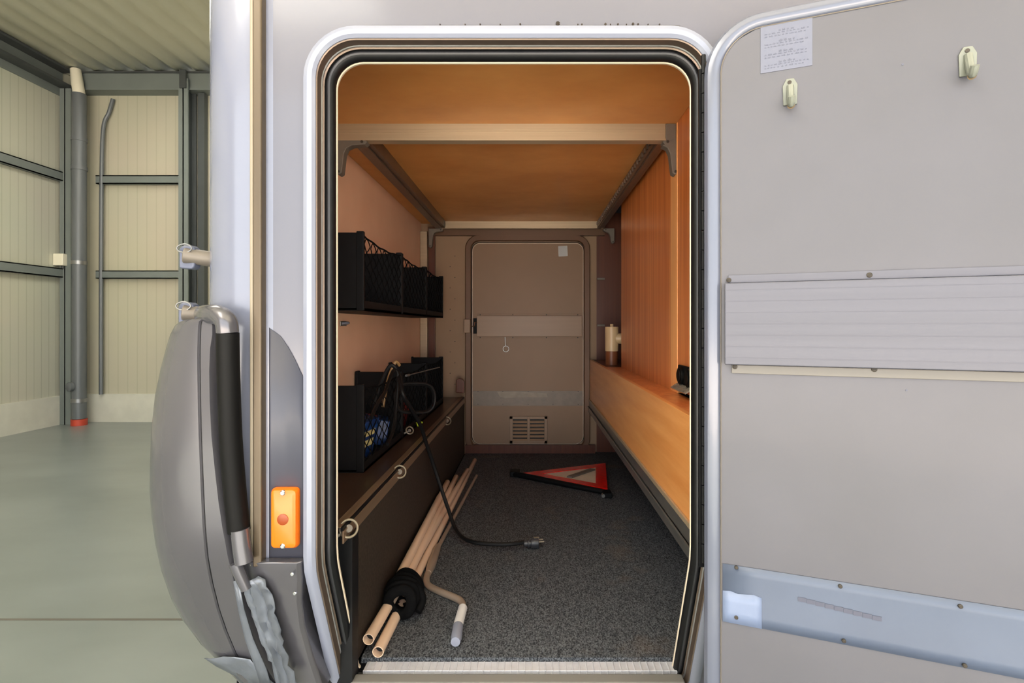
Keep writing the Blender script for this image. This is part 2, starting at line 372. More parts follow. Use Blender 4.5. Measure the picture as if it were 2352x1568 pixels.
# thin tube shaped as the curved shadow beside the downpipe
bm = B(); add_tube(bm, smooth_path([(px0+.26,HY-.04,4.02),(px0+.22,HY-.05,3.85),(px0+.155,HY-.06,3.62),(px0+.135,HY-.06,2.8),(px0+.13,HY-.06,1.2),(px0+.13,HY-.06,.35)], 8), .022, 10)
tag(obj('pipe_shadow', bm, M['pipeg']), 'thin grey tube drawn for the curved shadow beside the thick downpipe', 'shadow')
t = thing('switch_box', 'small cream box above the lower rail on the left hall wall', 'box', (HX+.1,5.16,1.9))
bm = B(); add_box(bm, (HX,5.10,1.925), (HX+.12,5.22,2.07)); obj('housing', bm, M['cardbox'], t, bevel=.008)
bm = B(); add_tube(bm, [(HX+.07,5.16,1.895),(HX+.07,5.16,1.925)], .02, 10); obj('gland', bm, M['girtd'], t)

# ------------------------------------------------------------------ the motorhome body
def h(v): return ZC+v
def tuck(z):         # the body side curves inwards below the knee
    d = h(-.455)-z
    if d <= 0: return 0.0
    k = .05
    return .42*(d*d/(2*k) if d < k else d-k/2)
KNEE = h(-.463)
home = thing('motorhome', 'silver grey motorhome seen from the side with its rear storage hatch open', 'motorhome', (1.2, 1.1, 0))
XO0, XO1, HT, HB = -.450, .381, h(.594), h(-.85)     # outer edge of the hatch frame
def rrect(x0, x1, z0, z1, rt, rb, n=10):
    pts = []
    for cx, cz, r, a0 in ((x1-rt, z1-rt, rt, 0), (x0+rt, z1-rt, rt, 90), (x0+rb, z0+rb, rb, 180), (x1-rb, z0+rb, rb, 270)):
        for k in range(n+1):
            a = R(a0+90*k/n); pts.append((cx+r*math.cos(a), cz+r*math.sin(a)))
    # refine the straight sides so the ring can follow the tuck
    out = []
    for i, p in enumerate(pts):
        q = pts[(i+1)%len(pts)]; out.append(p)
        L = math.dist(p, q)
        if L > .06:
            m = int(L/.03)
            out += [(p[0]+(q[0]-p[0])*j/m, p[1]+(q[1]-p[1])*j/m) for j in range(1, m)]
    return out
def ring(profile, name, m, parent, rt=.105, rb=.06, closed=True, **k):
    """sweep a (u, y) profile around the hatch; u = inset from the outer edge"""
    cols = []
    N = None
    for u, y in profile:
        pts = rrect(XO0+u, XO1-u, HB+u, HT-u, max(rt-u,.01), max(rb-u,.01))
        cols.append([V(p[0], y+tuck(p[1]), p[1]) for p in pts])
    n0 = min(len(c) for c in cols)
    # equal counts: resample by parameter
    base = rrect(XO0, XO1, HB, HT, rt, rb)
    cols = []
    for u, y in profile:
        c = []
        for bx, bz in base:
            x, z = bx, bz
            def corner(cx, cz, r):
                dx, dz = bx-cx, bz-cz; L = math.hypot(dx, dz)
                return cx+dx/L*max(L-u, .004), cz+dz/L*max(L-u, .004)
            if bz >= HT-rt and bx <= XO0+rt: x, z = corner(XO0+rt, HT-rt, rt)
            elif bz >= HT-rt and bx >= XO1-rt: x, z = corner(XO1-rt, HT-rt, rt)
            elif bz <= HB+rb and bx <= XO0+rb: x, z = corner(XO0+rb, HB+rb, rb)
            elif bz <= HB+rb and bx >= XO1-rb: x, z = corner(XO1-rb, HB+rb, rb)
            elif abs(bx-XO0) < 1e-6: x = bx+u
            elif abs(bx-XO1) < 1e-6: x = bx-u
            elif bz > h(0): z = bz-u
            else: z = bz+u
            c.append(V(x, y+tuck(z), z))
        cols.append(c)
    bm = B()
    if closed: cols.append(cols[0])
    vs = [[bm.verts.new(p) for p in c] for c in (cols[:-1] if closed else cols)]
    if closed: vs.append(vs[0])
    for a, b in zip(vs, vs[1:]):
        n = len(a)
        for q in range(n): bm.faces.new((a[q], a[(q+1)%n], b[(q+1)%n], b[q]))
    return obj(name, bm, m, parent, **k)

# side skin around the hatch: everything flat lies at y = 0, thickness .035
def skin(parts):  # list of (x0,x1,z0,z1)
    bm = B()
    for x0,x1,z0,z1 in parts:
        n = max(1, int((z1-z0)/.03)) if z0 < KNEE else 1
        rows = []
        for i in range(n+1):
            z = z0+(z1-z0)*i/n; y = tuck(z)
            rows.append([(x0,y,z),(x1,y,z),(x1,y+.033,z),(x0,y+.033,z)])
        vs = add_grid(bm, rows, close_u=True)
        bm.faces.new(vs[0][::-1]); bm.faces.new(vs[-1])
    return bm
ua = .008
bm = skin([(-.515, XO0+ua, KNEE, HT-.105), (XO1-ua, 3.6, h(-.85), HT-.105), (-.515, 3.6, HT-.0, 2.95)])
# corners between the frame's round corners and the square strips
def fillet(x_edge, sgn):
    poly = [(x_edge, HT-.105)]
    r = .105-ua; cx = (XO0+.105) if sgn < 0 else (XO1-.105); cz = HT-.105
    arc = [(cx+sgn*r*math.cos(R(a)), cz+r*math.sin(R(a))) for a in range(0, 91, 9)]
    poly = [(x_edge, HT-.105)] + arc + [(cx, HT), (x_edge, HT)]
    return poly
for xe, sg in ((-.515,-1),(3.6,1)):
    poly = fillet(xe, sg)
    # split into quads from the arc to the top edge
    arc = poly[1:-2]
    tops = [(p[0], HT) for p in arc]
    add_prism(bm, [(xe,0,HT-.105),(arc[0][0],0,HT-.105),(arc[0][0],0,HT),(xe,0,HT)], (0,.033,0))
    for a, b, c, d in zip(arc, arc[1:], tops[1:], tops):
        add_prism(bm, [(a[0],0,a[1]),(b[0],0,b[1]),(c[0],0,c[1]),(d[0],0,d[1])], (0,.033,0))
add_box(bm, (XO0+.105,0,HT-ua), (XO1-.105,.033,HT))
obj('side_panel', bm, M['body'], home, label='lavender grey lacquered side wall')

# darker painted arch on the side wall
arc = [(-.532,.01),(-.505,.006),(-.485,-.006),(-.470,-.024),(-.457,-.050),(-.446,-.080),(-.443,-.094)]
arc = [P(605,752,D),P(625,757,D),P(645,772,D),P(662,796,D),P(678,825,D),P(694,860,D),P(706,880,D)]
bm = B(); zb = KNEE
rows = [[(max(p.x,-.522),-.0015,p.z) for p in arc], [(max(p.x,-.522),-.0015,zb) for p in arc]]
add_grid(bm, rows); obj('painted_arch', bm, M['arch'], home, solid=.0016, label='slate grey painted curve on the side wall')

# rounded rear corner, rear wall, roof, floor pan
bm = B(); prof = [(-.515,.0),(-.538,-.004)]
for k in range(0, 11):
    a = R(90*k/10); prof.append((-.585-.10*math.sin(a), .10-.105*math.cos(a)))
prof += [(-.70,.12),(-.70,2.17),(-.68,2.17),(-.68,.14),(-.60,.045),(-.515,.033)]
vs = add_grid(bm, [[(a,b,KNEE-.01) for a,b in prof], [(a,b,2.95) for a,b in prof]], close_u=True)
bm.faces.new(vs[0][::-1]); bm.faces.new(vs[-1])
obj('rear_corner_panel', bm, M['corner'], home, label='pale blue white rounded rear corner')
boxobj('corner_moulding', (-.546,-.020,KNEE-.012), (-.528,.004,2.95), M['mould'], home, bevel=.004, label='tan grey vertical joint moulding')
boxobj('corner_lip', (-.554,-.016,KNEE-.012), (-.546,.004,2.95), M['lip'], home, bevel=.003)
boxobj('roof', (-.72,-.02,2.95), (3.6,2.2,3.02), M['corner'], home, bevel=.01)
boxobj('far_side_wall', (-.70,2.19,.40), (3.6,2.23,2.95), M['body'], home)
boxobj('cab_end_wall', (3.6,0,.40), (3.63,2.2,2.95), M['body'], home)
boxobj('floor_pan', (-.68,.16,.36), (3.6,2.19,.402), M['void'], home)

# hatch frame
fr = ring([(0,.002),(0,-.010),(.003,-.017),(.012,-.022),(.021,-.021),(.0265,-.016),(.0265,.002)], 'hatch_frame', M['whitetrim'], home, label='white lacquered hatch frame')
ring([(.0255,-.014),(.0255,.020),(.030,.0205),(.0315,.016),(.0285,.014),(.0285,-.012)], 'frame_channel', M['alubrown'], fr, label='bronze grey inner channel')
ring([(.0265,.010),(.0290,.006),(.0305,.008),(.0290,.014)], 'channel_lip', M['alu'], fr)
# rubber seal as a lobed tube
prof = [(.0380+.0115*math.cos(R(a)), .030+.014*math.sin(R(a))) for a in range(0,360,30)]
ring(prof, 'rubber_seal', M['rubber'], home, label='thick black rubber seal')
ring([(.0365,.016),(.0395,.0145),(.0425,.016),(.0395,.020)], 'seal_ridge', M['rubberg'], fr)
ring([(.0450,.036),(.0474,.032),(.0500,.037),(.0480,.045),(.0400,.047),(.040,.040)], 'inner_rim', M['cream'], home, label='thin cream inner rim')
# old sealant and dirt above the frame
bm = B()
for i in range(70):
    x = -.33+.62*i/69
    add_tube(bm, [(x,-.001,HT+.0045+random.uniform(-.0006,.0006)),(x+.0095,-.001,HT+.0045)], .0024, 6)
obj('sealant_line', bm, M['caulk'], home, kind='stuff', label='aged grey sealant line above the hatch')
bm = B()
for x, s in ((.055,.0032),(.103,.0012),(-.02,.0015),(.095,.001),(.15,.0018),(.16,.001),(.175,.0015),(.192,.001),(.205,.002),(.215,.0015),(.235,.001),(-.1,.0012),(-.13,.001),(-.06,.001),(-.18,.001),(.258,.0012)):
    add_disc(bm, (x,-.003,HT+.006+s), (0,-1,0), s*1.3, .0015, 7); add_tube(bm, [(x,-.004,HT+.008),(x-.001,-.004,HT+.001)], s*.4, 5)
obj('dirt_specks', bm, M['dirt'], home, kind='stuff')

# sill of the hatch
Ys = .152
sill_z = h(-.793)
bm = B(); add_box(bm, (-.385,Ys,sill_z-.012), (.340,Ys+.032,sill_z)); add_box(bm, (-.385,Ys-.002,sill_z-.014), (.340,Ys+.002,sill_z+.001))
for i in range(46):
    x = -.380+.715*i/45
    add_box(bm, (x,Ys-.003,sill_z-.012), (x+.0035,Ys+.030,sill_z+.0022))
obj('sill_strip', bm, M['sillm'], home, bevel=.0012, label='bright ribbed aluminium sill strip')
boxobj('sill_step', (-.40,.140,h(-.86)), (.345,Ys-.003,sill_z-.006), M['rubber'], home)
boxobj('sill_edge', (-.40,.105,h(-.87)), (.345,.139,h(-.789)), M['silledge'], home, bevel=.006)

# marker light
bm = B()
c0, c1 = P(617,1263,1.0), P(680,1124,1.0)
def rr(x0,x1,z0,z1,r,y,n=5):
    out=[]
    for cx,cz,a0 in ((x1-r,z1-r,0),(x0+r,z1-r,90),(x0+r,z0+r,180),(x1-r,z0+r,270)):
        for k in range(n+1):
            a=R(a0+90*k/n); out.append((cx+r*math.cos(a),y,cz+r*math.sin(a)))
    return out
lx0,lx1,lz0,lz1 = c0.x,c1.x,c0.z,c1.z
vs = add_grid(bm, [rr(lx0,lx1,lz0,lz1,.008,-.001), rr(lx0,lx1,lz0,lz1,.008,-.010), rr(lx0+.003,lx1-.003,lz0+.003,lz1-.003,.007,-.016), rr(lx0+.008,lx1-.008,lz0+.008,lz1-.008,.005,-.018)], close_u=True)
bm.faces.new(vs[-1]); bm.faces.new(vs[0][::-1])
mk = obj('marker_light', bm, M['amber'], home, label='amber side marker lamp')
mc = V((lx0+lx1)/2, -.018, (lz0+lz1)/2)
bm = B(); add_disc(bm, mc+V(0,.001,0), (0,-1,0), .011, .0022, 22, dome=.001); obj('bulb_spot', bm, M['amberd'], mk)
for z in (lz0+.007, lz1-.007):
    bm = B(); add_disc(bm, (mc.x,-.0165,z), (0,-1,0), .0052, .003, 12, dome=.002); obj('screw', bm, M['chrome'], mk)

# bumper corner below the side wall
bm = B()
L_ = [(575,1291),(577,1300),(582,1330),(592,1380),(610,1440),(640,1510),(680,1590)]
R_ = [(692,1291),(690,1300),(692,1330),(690,1380),(697,1440),(716,1510),(742,1590)]
rows = []
for (a,b),(c,d) in zip(L_,R_):
    z = P(a,b,1.0).z; y = -.022 + .8*tuck(z)
    Z = y+D
    xa, xb = P(a,b,Z).x, P(c,d,Z).x; zz = P(a,b,Z).z
    rows.append([(xa-.05,y+.03,zz),(xa,y+.003,zz),(xa+.02,y,zz),(xb-.008,y,zz),(xb,y+.006,zz),(xb,y+.10,zz),(xa-.05,y+.10,zz)])
vs = add_grid(bm, rows, close_u=True); bm.faces.new(vs[0][::-1]); bm.faces.new(vs[-1])
bump = obj('bumper_end', bm, M['bumper'], home, bevel=.003, label='silver grey bumper end below the marker lamp')
boxobj('skirt_gap', (-.56,.11,h(-.86)), (-.395,.15,KNEE), M['rubber'], home)  # black plate behind the opening puts the gap's shade into its colour
for q,(a,b) in enumerate(((672,1317),(678,1361))):
    bm = B(); add_disc(bm, P(a,b,.995), (0,-1,0), .0035, .003, 8, dome=.001); obj('rivet', bm, M['chrome'], bump)

# bulging rear bumper side / lamp housing
SIL = [ # py, left px, seam px, right px
 (733,458,470,490),(738,438,463,494),(748,424,461,497),(768,412,460,497),(800,401,459,492),(850,386,459,490),(920,371,460,491),(1000,362,462,495),(1080,358,465,503),
 (1150,357,468,511),(1210,361,471,520),(1280,370,477,533),(1340,382,488,548),(1400,402,503,566),(1450,428,520,584),(1500,468,541,606),(1540,515,562,625),(1580,560,590,650)]
rowsA, rowsB = [], []
for py, xl, xs_, xr in SIL:
    Zs = .985; tk = max(0,(py-1290))*.00035
    Zs += tk
    z = P(xr,py,Zs).z
    xr_ = P(xr,py,Zs).x; xs2 = P(xs_,py,Zs+.004).x
    # left silhouette point sits further back
    Zl = Zs+.10
    xl_ = P(xl,py,Zl).x
    y0 = Zs-D
    if xs2 < xl_+.01: xs2 = xl_+.02
    W = xs2-xl_
    A = [(xr_-.0,y0+.055,z),(xr_-.0015,y0+.008,z),(xr_-.008,y0,z),(xs2+.003,y0+.002,z),(xs2+.0012,y0+.006,z)]
    Bq = [(xs2-.0012,y0+.006,z),(xs2-.004,y0+.0025,z)]
    for k in range(1,10):
        a = R(90*k/9); Bq.append((xs2-.004-(W-.004)*math.sin(a)**.9, y0+.0025+.11*(1-math.cos(a)), z))
    Bq += [(xl_+.004,y0+.25,z),(max(-.69,xl_+.03),y0+.30,z)]
    rowsA.append(A); rowsB.append(Bq)
bm = B(); add_grid(bm, rowsA); add_grid(bm, rowsB)
# close the seam, top and bottom
add_grid(bm, [[r[-1] for r in rowsA],[V(*r[-1])+V(0,.01,0) for r in rowsA]])
for rows in (rowsA, rowsB):
    vv = [bm.verts.new(p) for p in rows[0]]; bm.faces.new(vv)
    vv = [bm.verts.new(p) for p in rows[-1]]; bm.faces.new(vv)
bs = obj('rear_bumper', bm, M['bumper'], home, sharp=50, label='bulging silver grey rear bumper corner')
bm = B(); add_tube(bm, smooth_path([V((a[-1][0]+b[0][0])/2, a[-1][1]+.0005, a[-1][2]) for a,b in zip(rowsA,rowsB)], 2), .0017, 6)
obj('seam', bm, M['rubber'], bs)
bm = B(); add_grid(bm, [[V(r[0][0]-.004, r[0][1]-.004, r[0][2]) for r in rowsA], [V(r[0][0]+.03, r[0][1]+.03, r[0][2]) for r in rowsA]])
obj('inner_recess', bm, M['rubber'], bs, solid=.002)
# grey duct tape over the crack
bm = B()
tp = [(560,1335,600,1320),(566,1360,624,1352),(574,1390,634,1392),(584,1420,642,1424),(596,1450,650,1455),(610,1485,660,1490),(625,1520,668,1522),(640,1580,690,1580)]
rows = []
for (a,b,c,d),(a2,b2,c2,d2) in zip(tp, tp[1:]+[tp[-1]]):
    for f in ((0,.34,.67) if (a,b)!=(a2,b2) else (0,)):
        qa,qb,qc,qd = a+(a2-a)*f, b+(b2-b)*f, c+(c2-c)*f+random.uniform(-5,3), d+(d2-d)*f
        Zt = .985+max(0,(qb-1290))*.00022
        p, q = P(qa,qb,Zt), P(qc,qd,Zt+.004)
        rows.append([p.lerp(q,k/9)+V(0,-.004+random.uniform(-.0035,.0035)-.006*(k in (3,7)),random.uniform(-.002,.002)) for k in range(10)])
add_grid(bm, rows); dt = obj('duct_tape', bm, M['duct'], home, solid=.0015, sharp=60, label='crumpled silver duct tape on the cracked bumper')
bm = B(); rows=[]
for a,b,c,d in [(536,1335,548,1330),(548,1400,562,1396),(565,1470,582,1465),(590,1540,612,1535),(600,1575,625,1575)]:
    Zt = .978+max(0,(b-1290))*.0003
    p, q = P(a,b,Zt), P(c,d,Zt)
    rows.append([p.lerp(q,k/3)+V(0,random.uniform(-.002,0),0) for k in range(4)])
add_grid(bm, rows); obj('tape_edge', bm, M['duct'], dt, solid=.001)
bm = B(); rows=[]
for a,b,c,d in [(470,1512,540,1505),(500,1530,575,1515),(540,1552,600,1540),(570,1585,640,1575)]:
    Zt = .975+max(0,(b-1290))*.00035
    p, q = P(a,b,Zt+.02), P(c,d,Zt)
    rows.append([p.lerp(q,k/5)+V(0,random.uniform(-.003,0),random.uniform(-.002,.002)) for k in range(6)])
add_grid(bm, rows); obj('tape_patch', bm, M['duct'], dt, solid=.001)

# grab rail: grey elbow, black tube, grey sleeve
gr = thing('grab_rail', 'black tube rail with grey elbow running down the camper rear corner', 'rail', P(550,1290,.985))
elb = smooth_path([P(470,722,1.06),P(484,722,1.0),P(503,724,.98),P(519,737,.97),P(523,764,.97)], 6)
bm = B(); add_tube(bm, elb, .0195, 18); obj('elbow', bm, M['bumper'], gr, label='silver grey elbow')
tb = smooth_path([P(523,764,.97),P(525,860,.975),P(530,1000,.982),P(539,1120,.988),P(549,1218,.992)], 6)
bm = B(); add_tube(bm, tb, [.020]*len(tb), 18); obj('tube', bm, M['blacktube'], gr, label='black tube')
bm = B(); add_tube(bm, [P(551,1214,.985),P(555,1250,.985),P(561,1290,.985)], [.0165,.0165,.017], 18)
add_tube(bm, [P(540,1292,.985),P(566,1352,.99)], [.012,.010], 12)
obj('lower_sleeve', bm, M['bumper'], gr, label='silver grey sleeve')

# brackets on the camper's rear wall
def clamp(px, py, label):
    Z = 1.12; c = P(px, py, Z)
    t = thing('rack_bracket', label, 'bracket', (c.x, c.y, c.z-.03), 'rear rack brackets')
    bm = B()
    poly = [(-.022,-.024),(.006,-.026),(.012,-.020),(.012,.020),(.004,.026),(-.016,.026),(-.022,.018)]
    add_prism(bm, [(c.x+a,c.y-.012,c.z+b) for a,b in poly], (0,.024,0)); obj('plate', bm, M['clampb'], t, bevel=.004)
    bm = B(); add_tube(bm, [(c.x-.012,c.y-.012,c.z+.004),(c.x+.055,c.y+.02,c.z-.004)], .017, 14); obj('tube_stub', bm, M['bracket'], t, bevel=.003)
    bm = B(); 
    add_tube(bm, [(c.x-.004+.016*math.cos(R(a)), c.y-.02, c.z+.018+.009*math.sin(R(a))) for a in range(0,360,24)], .0016, 6, closed=True)
    obj('clip', bm, M['steel'], t, label='bright rim')
clamp(442, 592, 'upper blue grey bracket sticking out behind the camper corner')
clamp(440, 722, 'lower blue grey bracket beside the grey elbow of the rail')

# ------------------------------------------------------------------ compartment lining
YB = 2.15
FL = h(-.785)
XL, XR, ZCL = -.677, .46, h(.635)
boxobj('floor_mat', (-.40,.186,.402), (.85,YB,FL), M['carpet'], home, label='charcoal speckled carpet floor')
boxobj('left_lining', (XL-.003,.16,.402), (XL,YB,2.0), M['peach'], home, label='pale board lining')
bm = B(); add_box(bm, (XL,YB,.402), (.412,YB+.03,1.9)); 
obj('end_lining', bm, M['backw'], home, label='beige end wall board')
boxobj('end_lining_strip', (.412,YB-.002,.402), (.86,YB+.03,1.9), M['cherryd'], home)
bm = B(); add_box(bm, (XR,.034,h(-.20)), (XR+.016,1.59-D-.0,1.9)); add_box(bm, (XR,1.665-D,h(-.21)), (XR+.016,2.575-D,1.9))
obj('right_lining', bm, M['cherry'], home, label='orange brown cherry laminate lining')
boxobj('edge_strip', (XR-.002,1.59-D,h(-.21)), (XR+.016,1.664-D,1.9), M['cherryl'], home, bevel=.002)
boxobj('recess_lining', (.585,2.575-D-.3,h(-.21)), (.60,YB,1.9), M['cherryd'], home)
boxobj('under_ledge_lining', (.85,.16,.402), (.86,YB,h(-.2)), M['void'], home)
for py in (640,747):
    bm = B(); p = P(1372,py,3.155); add_box(bm, (p.x,p.y-.006,p.z-.006), (p.x+.045,p.y+.014,p.z+.006)); obj('clip', bm, M['bracket'], home, bevel=.001)
# corner posts at the far left
boxobj('corner_post', (XL+.001,YB-.05,.78), (XL+.045,YB,h(.58)), M['alubed'], home, bevel=.004)
boxobj('post_cover', (XL+.046,YB-.02,.78), (XL+.088,YB,h(.56)), M['cherryd'], home, bevel=.002)
boxobj('header_board', (XL+.046,YB-.03,h(.557)), (.46,YB,h(.612)), M['backf'], home)
for px in (1034,1045):
    for py in range(588+(0 if px==1045 else 24), 900, 49):
        bm = B(); add_disc(bm, P(px,py,3.17), (0,-1,0), .003, .0015, 8); obj('nail_head', bm, M['screw'], home)

# far hatch: frame, door with profile, tape, vent
def farx(px): return (px-VX)/F*3.17
def farz(py): return h((VY-py)/F*3.17)
def far_ring(x0,x1,z0,z1,r,w,y0,y1,bot=0):
    rows=[]
    for (u,y) in ((0,y1),(0,y0+.004),(.004,y0),(w-.004,y0),(w,y0+.004),(w,y1)):
        rows.append([ (a,y,c) for a,_,c in rr(x0+u,x1-u,z0+u+(bot if u>=w-.004 else 0),z1-u,max(r-u,.004),0,8)])
    bm=B(); add_grid(bm, rows, close_u=True); return bm
bm = far_ring(farx(1070), farx(1354), FL, farz(541), .085, .036, YB-.03, YB+.001)
ff = obj('far_hatch_frame', bm, M['backf'], home, label='brown rounded frame of the far hatch')
bm = B()
pts = rr(farx(1084), farx(1341), farz(1018), farz(557), .05, YB-.008, 8)
add_prism(bm, pts, (0,.007,0)); fd = obj('far_hatch_door', bm, M['backd'], home, label='closed beige far hatch door')
bm = B(); add_tube(bm, [V(*p)+V(0,-.001,0) for p in pts], .0022, 6, closed=True); obj('door_gasket', bm, M['rubber'], fd)
bm = B(); pr = [V(*p)+V(0,-.0035,0) for p in rr(farx(1086), farx(1339), farz(1018), farz(559.5), .047, YB-.008, 8)]
add_tube(bm, pr, .0013, 6, closed=True); obj('edge_bead', bm, M['cream'], fd)
boxobj('sill', (farx(1070),YB-.034,FL), (farx(1366),YB,farz(1019)), M['cherryd'], ff)
def farbox(name, x0,y0,x1,y1, d, m, par, bev=.002, **k):
    return boxobj(name, (farx(x0),YB-.008-d,farz(y1)), (farx(x1),YB-.008,farz(y0)), m, par, bevel=bev, **k)
prf = farbox('cross_profile', 1096,725,1336,772, .018, M['backp'], fd)
farbox('profile_flange', 1096,720.5,1337,776, .004, M['backd'], fd, .001)
for px in (1103,1178,1255,1327): 
    for py in (722.5,775): bm = B(); add_disc(bm, P(px,py,3.157), (0,-1,0), .0036, .002, 8); obj('screw', bm, M['screw'], fd)
farbox('latch_housing', 1088,731,1097,766, .014, M['black'], fd)
bm = B(); add_tube(bm, [P(1082,749,3.13),P(1090,749,3.13),P(1090,740,3.13),P(1096,740,3.13)], .003, 8); obj('latch_hook', bm, M['chrome'], fd)
boxobj('striker', (farx(1068),YB-.055,farz(764)), (farx(1082),YB-.030,farz(733)), M['backp'], ff, bevel=.003)
bm = B(); cc = P(1162,801,3.15)
add_tube(bm, [(cc.x+.018*math.cos(R(a)),cc.y,cc.z+.018*math.sin(R(a))) for a in range(0,360,24)], .0024, 6, closed=True)
add_tube(bm, [P(1160,774,3.15),P(1161,794,3.15)], .0025, 6); obj('pull_ring', bm, M['steel'], fd)
farbox('foil_band', 1087,897,1341,931, .001, M['foil'], fd, 0, label='dull silver tape band')
bm = B(); add_prism(bm, [P(a,b,3.1595) for a,b in ((1142,899),(1190,899),(1255,903),(1258,912),(1200,912),(1160,914),(1148,911))], (0,.0008,0)); obj('foil_scrap', bm, M['scrap'], fd)
for px in (1098,1155,1213,1270,1328):
    for py in (899,928): bm = B(); add_disc(bm, P(px,py,3.158), (0,-1,0), .003, .002, 8); obj('screw', bm, M['screw'], fd)
# vent
bm = B()
def vb(x0,y0,x1,y1,d,d0=0): add_box(bm, (farx(x0),YB-.008-d,farz(y1)), (farx(x1),YB-.008-d0,farz(y0)))
vb(1171,955,1178,1017,.012); vb(1250,955,1257,1017,.012); vb(1211,955,1217,1017,.013); vb(1171,955,1257,961,.012); vb(1171,1010,1257,1017,.012)
ve = obj('vent_grille', bm, M['backp'], fd, bevel=.0015, label='twin column louvred vent')
bm = B(); vb(1177,960,1251,1012,.003); obj('vent_dark', bm, M['rubber'], ve)
for k in range(6):
    bm = B(); y = 963+k*8.3
    for xa, xb in ((1178,1211),(1217,1250)):
        add_frame_box(bm, V(farx(xa),YB-.013,farz(y+5.2)), V(farx(xb)-farx(xa),0,0), V(0,-.006,-.004), V(0,.004,.010))
    obj('louvre', bm, M['backw'], ve)
bm = B(); add_prism(bm, [P(a,b,3.16) for a,b in ((1282,565),(1303,564),(1304,588),(1283,589))], (0,.0006,0)); obj('faded_sticker', bm, M['steel'], fd)

# ------------------------------------------------------------------ bed base above the compartment
bed = thing('bed_base', 'orange plywood bed base on an aluminium frame roofing the storage compartment', 'bed base', (0,1.1,ZCL))
bm = B(); add_prism(bm, [(-.585,.036,ZCL),(.459,.036,ZCL),(.459,YB-.001,ZCL),(XL+.001,YB-.001,ZCL),(XL+.001,.15,ZCL),(-.655,.085,ZCL)], (0,0,.016))
obj('base_board', bm, M['ceil'], bed, label='orange brown plywood underside')
Zf = 1.60
bm = B(); y0 = Zf-D
add_box(bm, (-.655,y0,h(.585)), (.425,y0+.022,ZCL)); add_box(bm, (-.655,y0-.004,h(.581)), (.425,y0+.03,h(.587)))
add_box(bm, (-.655,y0-.0015,h(.615)), (.425,y0,h(.617))); add_box(bm, (-.655,y0-.0015,h(.607)), (.425,y0,h(.609)))
obj('front_rail', bm, M['alubed'], bed, bevel=.001, label='pale aluminium rail')
boxobj('end_cap', (.4255,y0-.003,h(.583)), (.4585,y0+.035,ZCL), M['bracket'], bed, bevel=.003)
bm = B(); add_box(bm, (-.555,3.09-D,h(.597)), (.445,3.11-D,ZCL)); add_box(bm, (-.555,3.085-D,h(.590)), (.445,3.11-D,h(.597)))
obj('back_rail', bm, M['alubed'], bed, bevel=.001)
for x0,x1 in ((-.575,-.515),(.405,.445)):
    bm = B(); add_box(bm, (x0,y0+.03,h(.592)), (x1,3.085-D,ZCL)); add_box(bm, (x0+.005,y0+.03,h(.585)), (x1-.018,3.085-D,h(.592)))
    if x0 > 0:      # toothed inner edge
        for k in range(34): add_box(bm, (.398,y0+.06+k*.042,h(.606)), (.4055,y0+.078+k*.042,h(.622)))
    obj('side_rail', bm, M['alubrown'], bed, bevel=.001)
def lbracket(x, y, arm, drop, sgn, m='bracket'):
    bm = B(); z = h(.585); wdt=.03
    # tapering hanger seen from the front: vertical leg, fillet, horizontal arm
    poly = [(0,0),(arm,0),(arm+.008,-.008),(arm,-.016),(.045,-.019),(.028,-.027),(.020,-.045),(.013,-drop),(.004,-drop-.006),(-.006,-drop),(-.006,0)]
    add_prism(bm, [(x+sgn*a,y,z+b) for a,b in poly], (0,wdt,0))
    bk = obj('bracket', bm, M[m], bed, bevel=.002)
    for cx_, cz_ in ((x+sgn*.003,z-drop+.004),(x+sgn*(arm-.008),z-.008)):
        bm = B(); add_disc(bm, (cx_,y-.001,cz_), (0,-1,0), .0045, .0015, 10); obj('screw', bm, M['screw'], bk)
lbracket(-.605, y0-.002, .085, .105, 1); lbracket(.459, y0-.002, .036, .105, -1)
lbracket(-.605, 3.06-D, .075, .11, 1); lbracket(.50, 3.06-D, .055, .085, -1)
bm = B(); add_tube(bm, [P(1014,514,3.05),P(1022,514,3.05)], .02, 14); obj('end_knob', bm, M['bracket'], bed)

# ------------------------------------------------------------------ wooden ledge on the right
X1 = .366
ZT, ZB_ = h(-.207), h(-.452)
lg = thing('wooden_ledge', 'long cherry wood boxed ledge along the right side of the compartment', 'ledge', (X1, 1.1, FL))
bm = B(); add_box(bm, (X1,.06,ZB_), (X1+.016,YB-.036,ZT)); obj('front_board', bm, M['cherryh'], lg, bevel=.0015)
boxobj('top_board', (X1+.016,.06,ZT-.016), (.459,2.575-D,ZT-.002), M['cherry'], lg)
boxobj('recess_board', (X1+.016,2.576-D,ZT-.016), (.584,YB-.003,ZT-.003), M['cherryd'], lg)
bm = B(); add_box(bm, (X1-.004,.06,h(-.495)), (X1+.004,YB-.036,ZB_)); add_box(bm, (X1-.010,.06,h(-.525)), (X1+.02,YB-.036,h(-.495)))
add_box(bm, (X1-.013,.06,h(-.503)), (X1-.004,YB-.036,h(-.495)))
obj('edge_rail', bm, M['steel'], lg, bevel=.0015, label='grey aluminium edge rail')
boxobj('rail_lip', (X1-.0065,.06,ZB_-.008), (X1-.0008,YB-.036,ZB_+.004), M['alubed'], lg)

